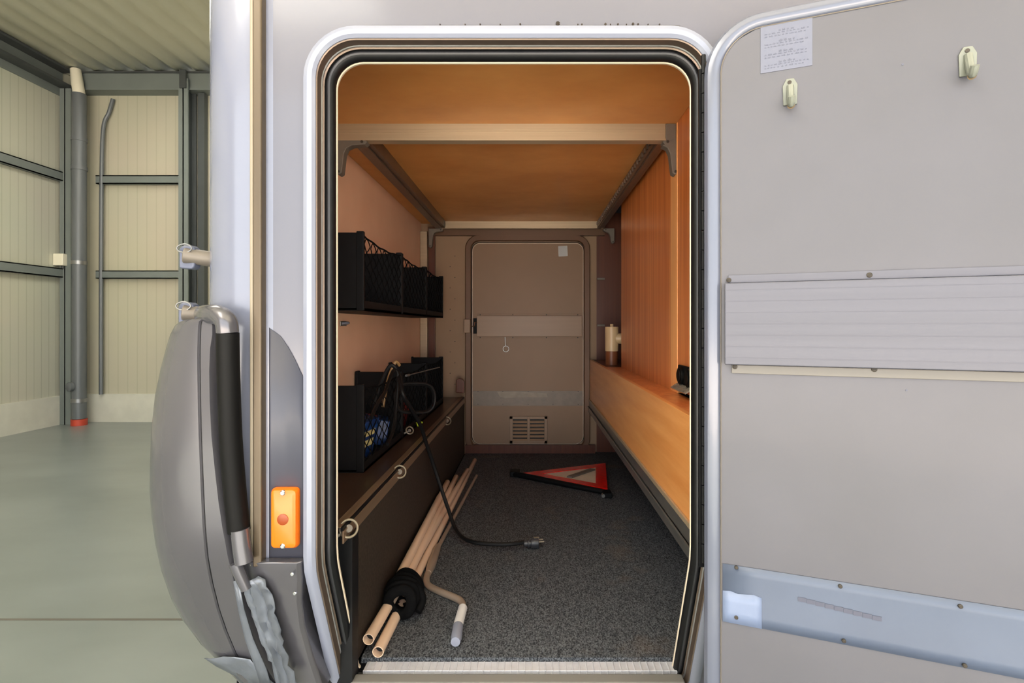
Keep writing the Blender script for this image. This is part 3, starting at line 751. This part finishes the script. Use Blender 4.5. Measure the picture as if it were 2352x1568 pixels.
# pipe with tee in the recess
cp = P(1405,800,2.74)
pt = thing('drain_pipe', 'cream plastic tee on a brown upright pipe behind the wooden ledge', 'pipe', (cp.x, cp.y, ZT))
bm = B(); add_tube(bm, [(cp.x,cp.y,P(0,806,2.74).z),(cp.x,cp.y,P(0,750,2.74).z)], .036, 24); add_tube(bm, [(cp.x,cp.y,P(0,751,2.74).z),(cp.x,cp.y,P(0,744,2.74).z)], .009, 10)
add_tube(bm, [(cp.x+.02,cp.y-.005,P(0,777,2.74).z),(cp.x+.095,cp.y-.02,P(0,777,2.74).z)], .028, 18)
obj('tee', bm, M['pipew'], pt, label='cream tee piece', bevel=.002)
bm = B(); add_tube(bm, [(cp.x,cp.y,ZT-.002),(cp.x,cp.y,P(0,806,2.74).z)], .033, 24); obj('upright', bm, M['pipeb'], pt, label='brown pipe')

# power socket on the right wall
sx = XR; ya, yb_ = 1.40-D, 1.555-D
za, zb2 = h(-.190), h(-.118)
so = thing('power_socket', 'glossy black double power socket with clear flap on the cherry wood wall', 'socket', (sx,(ya+yb_)/2,za))
boxobj('plate', (sx-.010,ya,za), (sx-.0005,yb_,zb2), M['black'], so, bevel=.003)
for y in ((ya+yb_)/2-.038,(ya+yb_)/2+.038):
    bm = B(); add_disc(bm, (sx-.010,y,(za+zb2)/2+.006), (-1,0,0), .026, .008, 24); add_disc(bm, (sx-.018,y,(za+zb2)/2+.006), (-1,0,0), .019, .003, 20)
    obj('outlet', bm, M['blacktube'], so, bevel=.002)
bm = B(); add_frame_box(bm, V(sx-.010,ya+.004,za+.014), V(0,yb_-ya-.008,0), V(-.022,0,-.014), V(-.002,0,.004)); obj('flap', bm, M['flap'], so, bevel=.0015, label='smoky clear flap')

# small chrome lamp on the left lining
c = V(XL, P(787,743,1.84).y, P(787,743,1.84).z)
bm = B(); add_frame_box(bm, c+V(0,-.03,-.009), V(.004,0,0), V(0,.06,0), V(0,0,.018)); 
lt = tag(obj('wall_clip', bm, M['steel'], None, bevel=.002), 'small chrome clip on the pale left lining under the upper crates', 'clip')
bm = B(); add_tube(bm, smooth_path([c+V(.004,-.022,0),c+V(.014,-.012,.002),c+V(.016,.012,.002),c+V(.004,.022,0)],4), .005, 10)
obj('hook', bm, M['whitetrim'], lt)

# ------------------------------------------------------------------ bench on the left
XB, ZBn = -.402, h(-.435)
bn = thing('storage_bench', 'dark low bench box along the left side of the compartment', 'bench', (XB-.12,1.1,FL))
boxobj('top', (XL+.001,.12,ZBn-.016), (XB-.003,YB-.056,ZBn), M['bench'], bn, bevel=.001, label='dark brown laminate top')
boxobj('front_panel', (XB-.018,.13,FL), (XB-.003,YB-.036,ZBn-.016), M['benchf'], bn)
bm = B(); add_box(bm, (XB-.026,.075,ZBn), (XB-.006,YB-.056,ZBn+.0025)); add_box(bm, (XB-.003,.075,ZBn-.034), (XB+.001,YB-.056,ZBn-.006))
er = obj('edge_rail', bm, M['benchr'], bn, bevel=.001, label='bronze coloured edge rail')
boxobj('rail_groove', (XB-.006,.075,ZBn-.007), (XB-.001,YB-.056,ZBn+.001), M['rubber'], bn)
def lash(c, r=.019):
    n = V(.45,-.75,.45).normalized(); u = n.orthogonal().normalized(); v = n.cross(u)
    bm = B(); add_tube(bm, [c+u*r*math.cos(R(a))+v*r*math.sin(R(a)) for a in range(0,360,18)], .0028, 10, closed=True)
    o = obj('lashing_ring', bm, M['brass'], bn, label='bright metal lashing ring')
    bm = B(); add_disc(bm, c-n*.004, n, r*.45, .003, 14); add_tube(bm, [c-n*.002+u*r*.2, c-n*.002+u*r*1.2-V(.01,0,.0)], .004, 8); obj('ring_mount', bm, M['bracket'], o)
for px,py,r in ((797,1213,.0185),(915,1083,.0185),(1025,966,.019)):
    Z = .402*F/(VX-px); lash(P(px,py,Z)+V(.004,0,0), r)
lash(PF(941,988,.405), .014)

# far left small dark rubber stop on the bench
bm = B()
add_prism(bm, [P(a,b,3.06) for a,b in ((1046,901),(1048,880),(1047,873),(1053,869),(1061,870),(1066,876),(1066,903))], (0,.03,0))
tag(obj('rubber_stop', bm, M['cherryd'], None, bevel=.004), 'small dark brown block standing on the far end of the bench', 'block')

# ------------------------------------------------------------------ crates
CX = -.493; CZ0 = 1.506; CL = .4595
def make_crate(y0, z0, ht, label, group):
    """crate with solid ends, ribbed base, mesh front"""
    t = thing('storage_crate', label, 'crate', ((XL+CX)/2, y0+CL/2, z0), group)
    x0, x1, y1 = XL+.006, CX, y0+CL-.006
    for i, y in enumerate((y0, y1-.010)):
        bm = B(); add_box(bm, (x0,y,z0), (x1,y+.010,z0+ht-.004)); add_box(bm, (x1-.022,y-.001,z0), (x1+.001,y+.0115,z0+ht)); add_box(bm, (x0,y-.001,z0), (x0+.012,y+.0115,z0+ht))
        obj('end_panel', bm, M['black'], t, bevel=.003)
    bm = B(); add_box(bm, (x0,y0,z0), (x1,y1,z0+.008)); add_box(bm, (x1-.010,y0,z0), (x1,y1,z0+.030)); obj('base', bm, M['black'], t)
    bm = B(); add_box(bm, (x0,y0,z0), (x0+.004,y1,z0+ht*.55)); obj('back_panel', bm, M['black'], t)
    # diamond net on the front
    bm = B(); n = 7; H0, H1 = z0+.028, z0+ht-.012
    L = y1-y0-.02; xs = x1-.004
    def top(y): 
        s = (y-y0)/L; return H1-.012*math.sin(math.pi*min(max(s,0),1))
    st = L/n; rows_ = int((H1-H0)/(st*.72))+1
    for k in range(n*1):
        y = y0+.01+k*st
        for j in range(rows_):
            za_ = H1-(j+1)*st*.72; zb_ = H1-j*st*.72
            if za_ < H0: za_ = H0
            dz = -.012*math.sin(math.pi*(k+.5)/n)*(1-j/rows_)
            a, b = (y, y+st) if j%2==0 else (y+st, y)
            m_ = y+st/2
            add_tube(bm, smooth_path([(xs,m_,zb_+dz),(xs+.002,a+(m_-a)*.1,(za_+zb_)/2+dz),(xs,m_,za_+dz)],2), .0017, 5)
            add_tube(bm, smooth_path([(xs,m_,zb_+dz),(xs+.002,b+(m_-b)*.1,(za_+zb_)/2+dz),(xs,m_,za_+dz)],2), .0017, 5)
    obj('net', bm, M['blackcloth'], t)
    bm = B(); add_tube(bm, smooth_path([(xs,y0,H1+.004)]+[(xs,y0+.01+(k+.5)*st,H1-.012*math.sin(math.pi*(k+.5)/n)+(.0015 if k%2 else -.0015)) for k in range(n)]+[(xs,y1,H1+.004)],3), .0028, 6)
    obj('net_cord', bm, M['blackcloth'], t)
    return t
UP = ['upper black netted crate nearest the hatch, fixed to the left lining','upper black netted crate in the middle of the wall row','upper black netted crate farthest from the hatch']
LO = ['lower black netted crate nearest the hatch, on the bench, holding blue packets','lower black netted crate in the middle of the bench row, with cables over it','lower black netted crate farthest from the hatch, on the bench']
for k in range(3):
    make_crate(CZ0-D+k*CL, h(.0445), .236, UP[k], 'upper row of crates on the wall')
    make_crate(CZ0-D+k*CL, ZBn+.0005, .261, LO[k], 'lower row of crates on the bench')

# things in and on the lower crates
zc0 = ZBn+.010
def pack(name, y, x, z, s, m, rz, lab, cat, labelm=None):
    rot = Matrix.Rotation(R(rz),4,'Z')@Matrix.Rotation(R(12),4,'Y')
    bm = B(); add_box(bm, (-s[0]/2,-s[1]/2,0),(s[0]/2,s[1]/2,s[2])); bmesh.ops.transform(bm, matrix=Matrix.Translation((x,y,z))@rot, verts=bm.verts[:])
    o = tag(obj(name, bm, m, None, bevel=.004), lab, cat)
    if labelm:
        for dz, hh in ((.05,.022),(.085,.018)):
            bm = B(); add_box(bm, (s[0]/2,-s[1]*.42,s[2]*.45+dz-.06),(s[0]/2+.001,s[1]*.3,s[2]*.45+dz-.06+hh)); bmesh.ops.transform(bm, matrix=Matrix.Translation((x,y,z))@rot, verts=bm.verts[:])
            obj('paper_label', bm, labelm, o, label='pale yellow label')
    return o
pack('packet', .60, -.550, zc0, (.05,.10,.135), M['blue'], -8, 'blue packet with pale yellow labels inside the near lower crate', 'packet', M['yellow'])
pack('packet', .72, -.58, zc0, (.06,.09,.12), M['redp'], 12, 'dull red packet behind the blue packet in the near lower crate', 'packet')
pack('packet', .84, -.555, zc0, (.04,.11,.09), M['blue'], 20, 'small blue packet at the far end of the near lower crate', 'packet')
pack('packet', 1.12, -.555, zc0, (.04,.07,.10), M['redp'], -10, 'dull red packet in the middle lower crate', 'packet')
# brown handled brush
bm = B(); add_tube(bm, smooth_path([V(-.545,.86,.90),V(-.53,.88,1.0),V(-.515,.89,1.045),V(-.505,.895,1.065),V(-.497,.915,1.05)],5), [.006]*21, 8)
tag(obj('hand_tool', bm, M['tan'], None), 'curved tan tool handle sticking up from the crates beside the cable', 'tool')
# cable: over the crate, down the bench to the floor, plug
cb = thing('extension_cable', 'black power cable hanging from the lower crates down to its plug on the carpet', 'cable', PF(1150,1248,.768))
path = [V(-.545,.75,.93),V(-.515,.77,1.02),V(-.492,.785,1.060),V(-.466,.78,1.03),P(925,905,1.73),P(945,940,1.80),P(965,975,1.86),P(980,1020,1.92),P(1000,1080,1.95),P(1018,1135,1.935),P(1030,1170,1.915),P(1045,1212,1.875),P(1063,1234,1.82),P(1090,1245,1.785),P(1130,1249,1.775),P(1170,1249,1.775),P(1203,1245,1.79)]
bm = B(); pth = smooth_path(path, 8); pth = [V(p.x,p.y,max(p.z,FL+.0075)) for p in pth]
add_tube(bm, pth, .0072, 10); obj('cord', bm, M['cable'], cb)
a, b = P(1203,1245,1.79), P(1240,1241,1.80); a.z = b.z = FL+.020
d = (b-a).normalized()
bm = B(); prf_ = [(0,.008),(.008,.011),(.012,.011),(.013,.015),(.018,.015),(.019,.012),(.024,.012),(.025,.016),(.030,.017),(.034,.0185),(.050,.0185),(.052,.016)]
add_tube(bm, [a+d*s_ for s_,_ in prf_], [r_ for _,r_ in prf_], 20); pg = obj('plug', bm, M['rubberg'], cb, label='dark grey earthed plug')
for dz in (-.0095,.0095):
    sd = V(-d.y,d.x,0)
    bm = B(); add_tube(bm, [a+d*.050+sd*dz+V(0,0,.006), a+d*.071+sd*dz+V(0,0,.006)], .0026, 10); obj('pin', bm, M['brass'], pg)
bm = B(); add_frame_box(bm, a+d*.036+V(0,0,.0165)-sd*.004, d*.018, sd*.008, V(0,0,.003)); obj('earth_clip', bm, M['brass'], pg)
# coil of cable lying over the crates
bm = B()
for off, rx in ((0,1.0),(.008,.94)):
    cpt = []
    for k in range(22):
        an = 2*math.pi*k/22
        cpt.append(P(953+46*rx*math.cos(an), 914+38*rx*math.sin(an)+4*math.sin(3*an), 1.86+.05*math.cos(an)+off))
    add_tube(bm, smooth_path(cpt,2,closed=True), .0052, 8, closed=True)
cl = tag(obj('cable_coil', bm, M['cable'], None), 'loose loop of black cable hanging over the middle lower crate', 'cable')
for dd,(s0,s1) in enumerate((((835,948),(880,1030)),((905,1000),(872,915)))):
    pass
bm = B(); add_tube(bm, smooth_path([P(852,960,1.50),P(868,925,1.57),P(884,900,1.64),P(898,862,1.74),P(905,850,1.79),P(914,862,1.79),P(911,920,1.77),P(905,980,1.71),P(890,1020,1.62)],6), .006, 8)
tag(obj('hose', bm, M['cable'], None), 'thin black hose bent over the front of the near lower crate', 'hose')
bm = B(); add_tube(bm, [P(935,862,1.93),P(1010,843,2.42)], .0022, 8); add_tube(bm, [P(933,862.5,1.92),P(940,861,1.96)], .005, 8)
tag(obj('thin_rod', bm, M['steel'], None), 'thin grey rod lying across the far lower crates', 'rod')
bm = B(); q = PF(957,975,.395); add_tube(bm, [q, q+V(.02,.01,.008)], [.010,.004], 10); tag(obj('connector', bm, M['green'], None), 'tiny lime green connector on the bench beside the cable', 'connector')

# ------------------------------------------------------------------ poles, crank, triangle
def pole(p0, p1, r, lab):
    t = thing('awning_pole', lab, 'pole', (p0+p1)/2, 'bundle of cream poles on the carpet')
    d = (p1-p0).normalized(); L = (p1-p0).length
    bm = B(); add_pipe_open(bm, p0, p0+d*L*.78, r, .0018); obj('outer_tube', bm, M['pole'], t, label='cream tube')
    bm = B(); add_tube(bm, [p0+d*L*.78, p0+d*(L-.006), p1], [r*.88,r*.88,r*.6], 14); obj('inner_tube', bm, M['pole'], t)
    bm = B(); add_disc(bm, p0+d*.02, d, r-.002, .004, 14); obj('end_plug', bm, M['rubber'], t)
FZ = FL
def fp(px, py, r, lift=0):
    return PF(px, py, ZC-(FZ+r+lift))
r_ = .0135
spec = [ ((868,1497),(1091,1056),0.000,'cream pole lowest in the bundle, its open end nearest the sill'),
         ((846,1468),(1074,1079),0.026,'cream pole at the bundle top left, its open end beside the bench'),
         ((922,1352),(1048,1094),0.030,'cream pole third in the bundle, its end hidden by the black strap'),
         ((903,1352),(1028,1106),0.050,'cream pole leaning against the bench on the left of the bundle') ]
def clear(v, xm): return V(max(v.x, xm), v.y, v.z)
for (a,b),(c,d_),lift,lab in spec:
    pole(clear(fp(a,b,r_,lift), XB+.016), clear(fp(c,d_,r_,lift), XB+.016), r_, lab)
bm = B()
cA, cB = fp(868,1497,.014), fp(1091,1056,.014)
dd = (cB-cA).normalized(); sd = V(dd.y,-dd.x,0).normalized()
for t0, w_ in ((.150,-.004),(.172,.001),(.196,.003),(.220,.0),(.242,-.003)):
    c = cA + dd*t0
    c.x = XB+.054+.002*math.sin(t0*90); lp = []
    for k in range(16):
        an = R(360*k/16)
        lp.append(c + sd*((.035+w_)*math.cos(an)) + V(0,0,.036+(.036+w_)*math.sin(an)) + dd*(.007*math.sin(2*an+t0*40)))
    add_tube(bm, smooth_path(lp,2,closed=True), .0145, 10, closed=True, flat=.7)
c = cA+dd*.20; c.x = XB+.090
add_tube(bm, smooth_path([c+V(-.03,0,.062),c+V(.0,-.01,.060),c+V(.020,-.02,.03),c+V(.012,-.045,.008)],4), .010, 10)
tag(obj('strap', bm, M['blackcloth'], None, sharp=80), 'black cloth strap wrapped around the bundle of cream poles', 'strap')

ck = thing('awning_crank', 'bent winding crank with white grip lying on the carpet beside the poles', 'crank', fp(1000,1360,.01))
g = [fp(1047,1462,.013), fp(1054,1425,.013), fp(1064,1392,.013)]
bm = B(); add_tube(bm, smooth_path([fp(1047,1455,.012), fp(1056,1420,.012), fp(1063,1397,.012), fp(1058,1380,.011), fp(1035,1368,.010), fp(1008,1357,.010), fp(984,1344,.010), fp(980,1328,.010), fp(985,1312,.011)],6), .0098, 14)
obj('crank_arm', bm, M['crank'], ck, label='bent grey arm')
bm = B(); add_tube(bm, [fp(1051,1440,.0135), fp(1063,1396,.0135)], .0125, 16); obj('grip', bm, M['crankw'], ck, label='pale grip')
bm = B(); add_tube(bm, [fp(1046,1474,.0135), fp(1047.5,1468,.0135), fp(1052,1438,.0135)], [.0115,.0138,.0138], 16); obj('end_sleeve', bm, M['whitetrim'], ck, label='white end sleeve')
bm = B(); add_tube(bm, [fp(984,1316,.012), fp(990,1300,.012), fp(1003,1262,.012), fp(1008,1252,.011)], [.010,.0145,.0135,.008], 14); obj('sleeve', bm, M['crank'], ck)
bm = B(); add_tube(bm, [fp(1007,1256,.009), fp(1095,1092,.009)], .0072, 12); obj('rod', bm, M['crank'], ck)

A_, B__, C_ = PF(1196,1084,.757), PF(1391,1061,.757), PF(1396,1121,.757)
for p in (A_,B__,C_): p.z = FL+.018
wt = thing('warning_triangle', 'red and white folding warning triangle with black base lying on the carpet', 'warning triangle', ((A_+B__+C_)/3)-V(0,0,.018))
cen = (A_+B__+C_)/3
def inset(p, s): return cen+(p-cen)*s
def side(p, q, s0, s1, z, tk):
    bm = B(); add_prism(bm, [inset(p,s0)+V(0,0,z), inset(q,s0)+V(0,0,z), inset(q,s1)+V(0,0,z), inset(p,s1)+V(0,0,z)], (0,0,tk)); return bm
for p,q in ((A_,B__),(B__,C_),(C_,A_)):
    obj('red_bar', side(p,q,1.0,.62,0,.006), M['red'], wt, bevel=.001, label='red reflective bar')
bm = B(); add_prism(bm, [inset(p,.64) for p in (A_,B__,C_)], (0,0,.003)); obj('white_panel', bm, M['whitec'], wt, label='off white centre')
bm = B(); add_prism(bm, [P(a,b,Z_) for a,b,Z_ in []] or [cen+V(-.06,-.05,.004),cen+V(-.035,-.062,.004),cen+V(.10,.075,.004),cen+V(.075,.09,.004)], (0,0,.008)); obj('folded_leg', bm, M['bracket'], wt, bevel=.001)
u = (C_-A_).normalized()
bm = B(); add_tube(bm, [A_-u*.05+V(0,-.012,-.004), A_+V(0,-.012,-.002), C_+V(-.02,-.016,-.002)], [.010,.014,.012], 10); obj('base_bar', bm, M['black'], wt, label='black base bar')
e0 = A_-u*.06
boxobj('base_foot', (e0.x-.005,e0.y-.03,FL+.001), (e0.x+.045,e0.y+.03,FL+.028), M['black'], wt, bevel=.004)
e1 = C_+V(0,-.03,0)
boxobj('base_foot', (e1.x-.03,e1.y-.03,FL+.001), (e1.x+.012,e1.y+.03,FL+.024), M['black'], wt, bevel=.004)
bm = B(); add_tube(bm, [e1+V(-.03,-.035,-.005), e1+V(-.03,-.015,-.005)], .008, 10); obj('foot_cap', bm, M['steel'], wt)

# ------------------------------------------------------------------ the open hatch door
A0 = V(.330, .96-D, 0); DA = R(21)
du = V(math.cos(DA), -math.sin(DA), 0); dn = V(-math.sin(DA), -math.cos(DA), 0)    # along the door, out of its inner face
WD = .80; DT, DB = h(.570), h(-.815)
def dy(z): return .18*tuck(z)          # the lower edge of the door leans out when open
def dp(s, z, n=0): return A0 + du*s + V(0,0,z) + dn*(n+dy(z)) 
def dpx(px, py, n=0):
    """(s, z) of the point of the door plane seen at (px, py)"""
    k = (px-VX)/F; o = A0+dn*n
    s = (k*(o.y+D)-o.x)/(du.x-k*du.y); Z = o.y+D+du.y*s
    return s, ZC+(VY-py)/F*Z
def door_outline(u, r0=.10, n=10):
    pts = []
    for cs, cz, r, a0 in ((WD-r0, DT-r0, r0-u, 0), (r0, DT-r0, r0-u, 90)):
        for k in range(n+1):
            a = R(a0+90*k/n); pts.append((cs+r*math.cos(a), cz+r*math.sin(a)))
    z = DT-r0; zs = [z-(z-DB-.0)*k/40 for k in range(1,41)]
    for zz in zs: pts.append((u, zz+ (u if zz==zs[-1] else 0)))
    for zz in zs[::-1]: pts.append((WD-u, zz+(u if zz==zs[-1] else 0)))
    return pts
# the leaf: inner skin built as rows so it can follow the lower curve
def leaf_rows(u, n0, N=56, M_=10):
    rows = []
    r = .10-u
    for i in range(N+1):
        z = DB+u + (DT-u-DB-u)*i/N
        zt = DT-u-z
        ins = 0
        if zt < r: ins = r-math.sqrt(max(0, r*r-(r-zt)**2))
        rows.append([dp(u+ins+(WD-2*u-2*ins)*k/M_, z, n0) for k in range(M_+1)])
    return rows
bm = B(); fr_, bk_ = leaf_rows(.024, 0.0), leaf_rows(.024, -.026)
add_grid(bm, fr_); add_grid(bm, bk_)
dr = obj('garage_door', bm, M['doorin'], home, label='open pale grey hatch door seen from its inner side')
# trim around the leaf
prof = [(.030,-.026),(.0,-.026),(-.003,-.018),(-.002,-.004),(.004,.003),(.012,.005),(.020,.004),(.026,.0),(.030,-.010)]
bm = B(); outl = door_outline(0)
cols = []
for u_, n_ in prof: cols.append([dp(s,z,n_) for s,z in door_outline(u_)])
vs = [[bm.verts.new(p) for p in c] for c in cols]; vs.append(vs[0])
for a,b in zip(vs,vs[1:]):
    n = len(a)
    for k in range(n): bm.faces.new((a[k],a[(k+1)%n],b[(k+1)%n],b[k]))
obj('door_trim', bm, M['doortrim'], dr, label='white rounded edge trim')
bm = B(); add_tube(bm, [dp(s,z,.0008) for s,z in door_outline(.0275)], .0011, 5, closed=True); obj('trim_seam', bm, M['bracket'], dr)
def dbox(name, s0, s1, z0, z1, n0, n1, m, bevel=.0015, par=None, **k):
    bm = B(); N = max(1,int((z1-z0)/.02))
    rows = []
    for i in range(N+1):
        z = z0+(z1-z0)*i/N
        rows.append([dp(s0,z,n0),dp(s1,z,n0),dp(s1,z,n1),dp(s0,z,n1)])
    vs = add_grid(bm, rows, close_u=True); bm.faces.new(vs[0][::-1]); bm.faces.new(vs[-1])
    return obj(name, bm, m, par or dr, bevel=bevel, **k)
# stiffening profile with flanges
dbox('profile', .034, WD-.03, h(-.071), h(.078), .0005, .016, M['doorpr'], .002, label='shallow pale stiffening profile')
bm = B()
for k in range(7):
    z = h(-.058+.0205*k)
    add_frame_box(bm, dp(.0345,z,.0158), du*(WD-.066), V(0,0,.0011), dn*.0007)
obj('profile_ribs', bm, M['doorpr'], dr)
dbox('upper_flange', .040, WD-.035, h(.079), h(.0935), .0004, .0035, M['doorpr'], .0008)
dbox('lower_flange', .046, WD-.035, h(-.0875), h(-.072), .0004, .0035, M['doorfl'], .0008)
def dscrew(px, py, n, r=.0044, m='screw'):
    s, z = dpx(px, py, n); c = dp(s, z, n)
    bm = B(); add_disc(bm, c, dn, r, .0012, 14, dome=.0012)
    a = bmesh.ops.create_cube  # cross slot
    t_ = du*(r*.9); w_ = V(0,0,r*.22)
    add_frame_box(bm, c+dn*.0019-t_*.5-w_*.5, t_, w_, dn*.0007, 1); 
    obj('screw', bm, [M[m], M['rubber']], dr)
for a,b in ((1674,643),(1997,631.5),(1688,842),(2008,848)): dscrew(a,b,.0036)
# blue grey tape band low on the door
bm = B(); N = 6; rows=[]
for i in range(N+1):
    z = h(-.546+.104*i/N); rows.append([dp(.0305+(WD-.062)*k/12, z, .0012) for k in range(13)])
add_grid(bm, rows); obj('tape_band', bm, M['tape'], dr, solid=.0012, label='pale blue grey adhesive band')
bm = B(); rows=[]
for i,(py0) in enumerate((1350,1374,1398,1422)):
    rows.append([ (lambda q: dp(q[0],q[1]-.0,.0042))(dpx(px,py0+(px-1650)*.14+(4*math.sin(px*.9) if i==0 else 0),.0022)) for px in (1647,1664,1682,1700,1718,1736)])
# keep the patch on the curved surface
rows = []
for i in range(4):
    z = h(-.546+.055*i/3); rows.append([dp(.0305+.066*k/5, z+(.002*math.sin(k*2.1) if i==3 else 0), .0027) for k in range(6)])
add_grid(bm, rows); obj('tape_patch', bm, M['tape2'], dr, solid=.0008, label='lighter blue tape patch')
bm = B()
for k in range(9):
    s0 = .155+.014*k; add_frame_box(bm, dp(s0, h(-.487-.0012*k), .0022), du*.0135, V(0,0,.0075), dn*.0005)
obj('tape_scuff', bm, M['ink'], dr)
for a,b in ((1691,1303),(1930,1346),(2206,1392),(1691,1415),(1937,1468),(2213,1524)):
    s, z = dpx(a,b,.002+dy(h(-.5)))
    c = dp(s, z, .0022); bm = B(); add_disc(bm, c, dn, .0034, .0025, 10, dome=.001); obj('screw', bm, M['screw'], dr)
# sticker with faded lines of text
q = [dpx(1747,62,.001), dpx(1866,32,.001), dpx(1867,148,.001), dpx(1749,170,.001)]
s0, s1 = q[0][0], q[1][0]; z1_, z0_ = h(.528), h(.4555)
z0_ = (q[2][1]+q[3][1])/2; z1_ = DT-.0285
stk = dbox('sticker', s0, s1, z0_, z1_, .0003, .0009, M['sticker'], 0, label='pale grey notice sticker with faded print')
bm = B(); random.seed(3); W_ = s1-s0; Hh = z1_-z0_
for g in range(4):
    zt = z1_-Hh*(.10+.225*g)
    # short centred heading, then two lines of small words
    for row,(a,b,hh) in enumerate(((.36,.66,.0042),(.08,.92,.0028),(.08,.86,.0028))):
        x = a; z = zt-row*Hh*.058
        while x < b:
            wl = min(random.uniform(.035,.09), b-x)
            nl = max(2, int(wl*W_/.0016))
            for c_ in range(nl):
                hh2 = hh*random.choice((.62,.62,1.0,.8)); sx_ = s0+W_*x+c_*.0016
                add_frame_box(bm, dp(sx_, z-hh, .0009), du*.0009, V(0,0,hh2), dn*.0002)
                add_frame_box(bm, dp(sx_, z-hh+random.choice((0,hh*.3)), .0009), du*.0013, V(0,0,hh*.18), dn*.0002)
            x += wl+.02
obj('print', bm, M['ink'], stk, kind='stuff', label='illegible faded print')
# two ivory hooks
def hook(px, py):
    s, z = dpx(px, py, .004)
    bm = B()
    add_prism(bm, [dp(s+a,z+b,.0003) for a,b in ((-.011,-.021),(.011,-.021),(.012,.014),(.006,.026),(-.006,.026),(-.012,.014))], dn*.003)
    hk = obj('coat_hook', bm, M['hook'], dr, bevel=.001, label='ivory plastic hook')
    bm = B()
    add_tube(bm, smooth_path([dp(s,z+.012,.003),dp(s,z-.004,.008),dp(s,z-.020,.014),dp(s,z-.026,.020),dp(s,z-.016,.028)],4), [.006]*17, 10)
    obj('prong', bm, M['hook'], hk)
    bm = B(); add_tube(bm, [dp(s,z-.023,.012),dp(s,z-.0275,.018)], [.004,.0065], 10); obj('rust_stain', bm, M['rust'], hk)
    bm = B(); add_disc(bm, dp(s-.001,z+.019,.0033), dn, .0034, .001, 10); obj('screw', bm, M['screw'], hk)
hook(1815,213); hook(2224,143)
for a,b in ((2073,148),(2082,896)):
    s,z = dpx(a,b,0); bm=B(); add_disc(bm, dp(s,z,.0001), dn, .0018, .0005, 8); obj('mark', bm, M['ink'], dr)
# piano hinge between frame and door
bm = B(); 
zz = h(-.46)
while zz < h(.50):
    add_tube(bm, [(.337,-.029,zz),(.337,-.029,zz+.036)], .0045, 10); zz += .038
add_box(bm, (.3285,-.0275,h(-.47)), (.374,-.0225,h(.50)))
obj('hinge', bm, M['rubber'], home, label='black hinge strip')
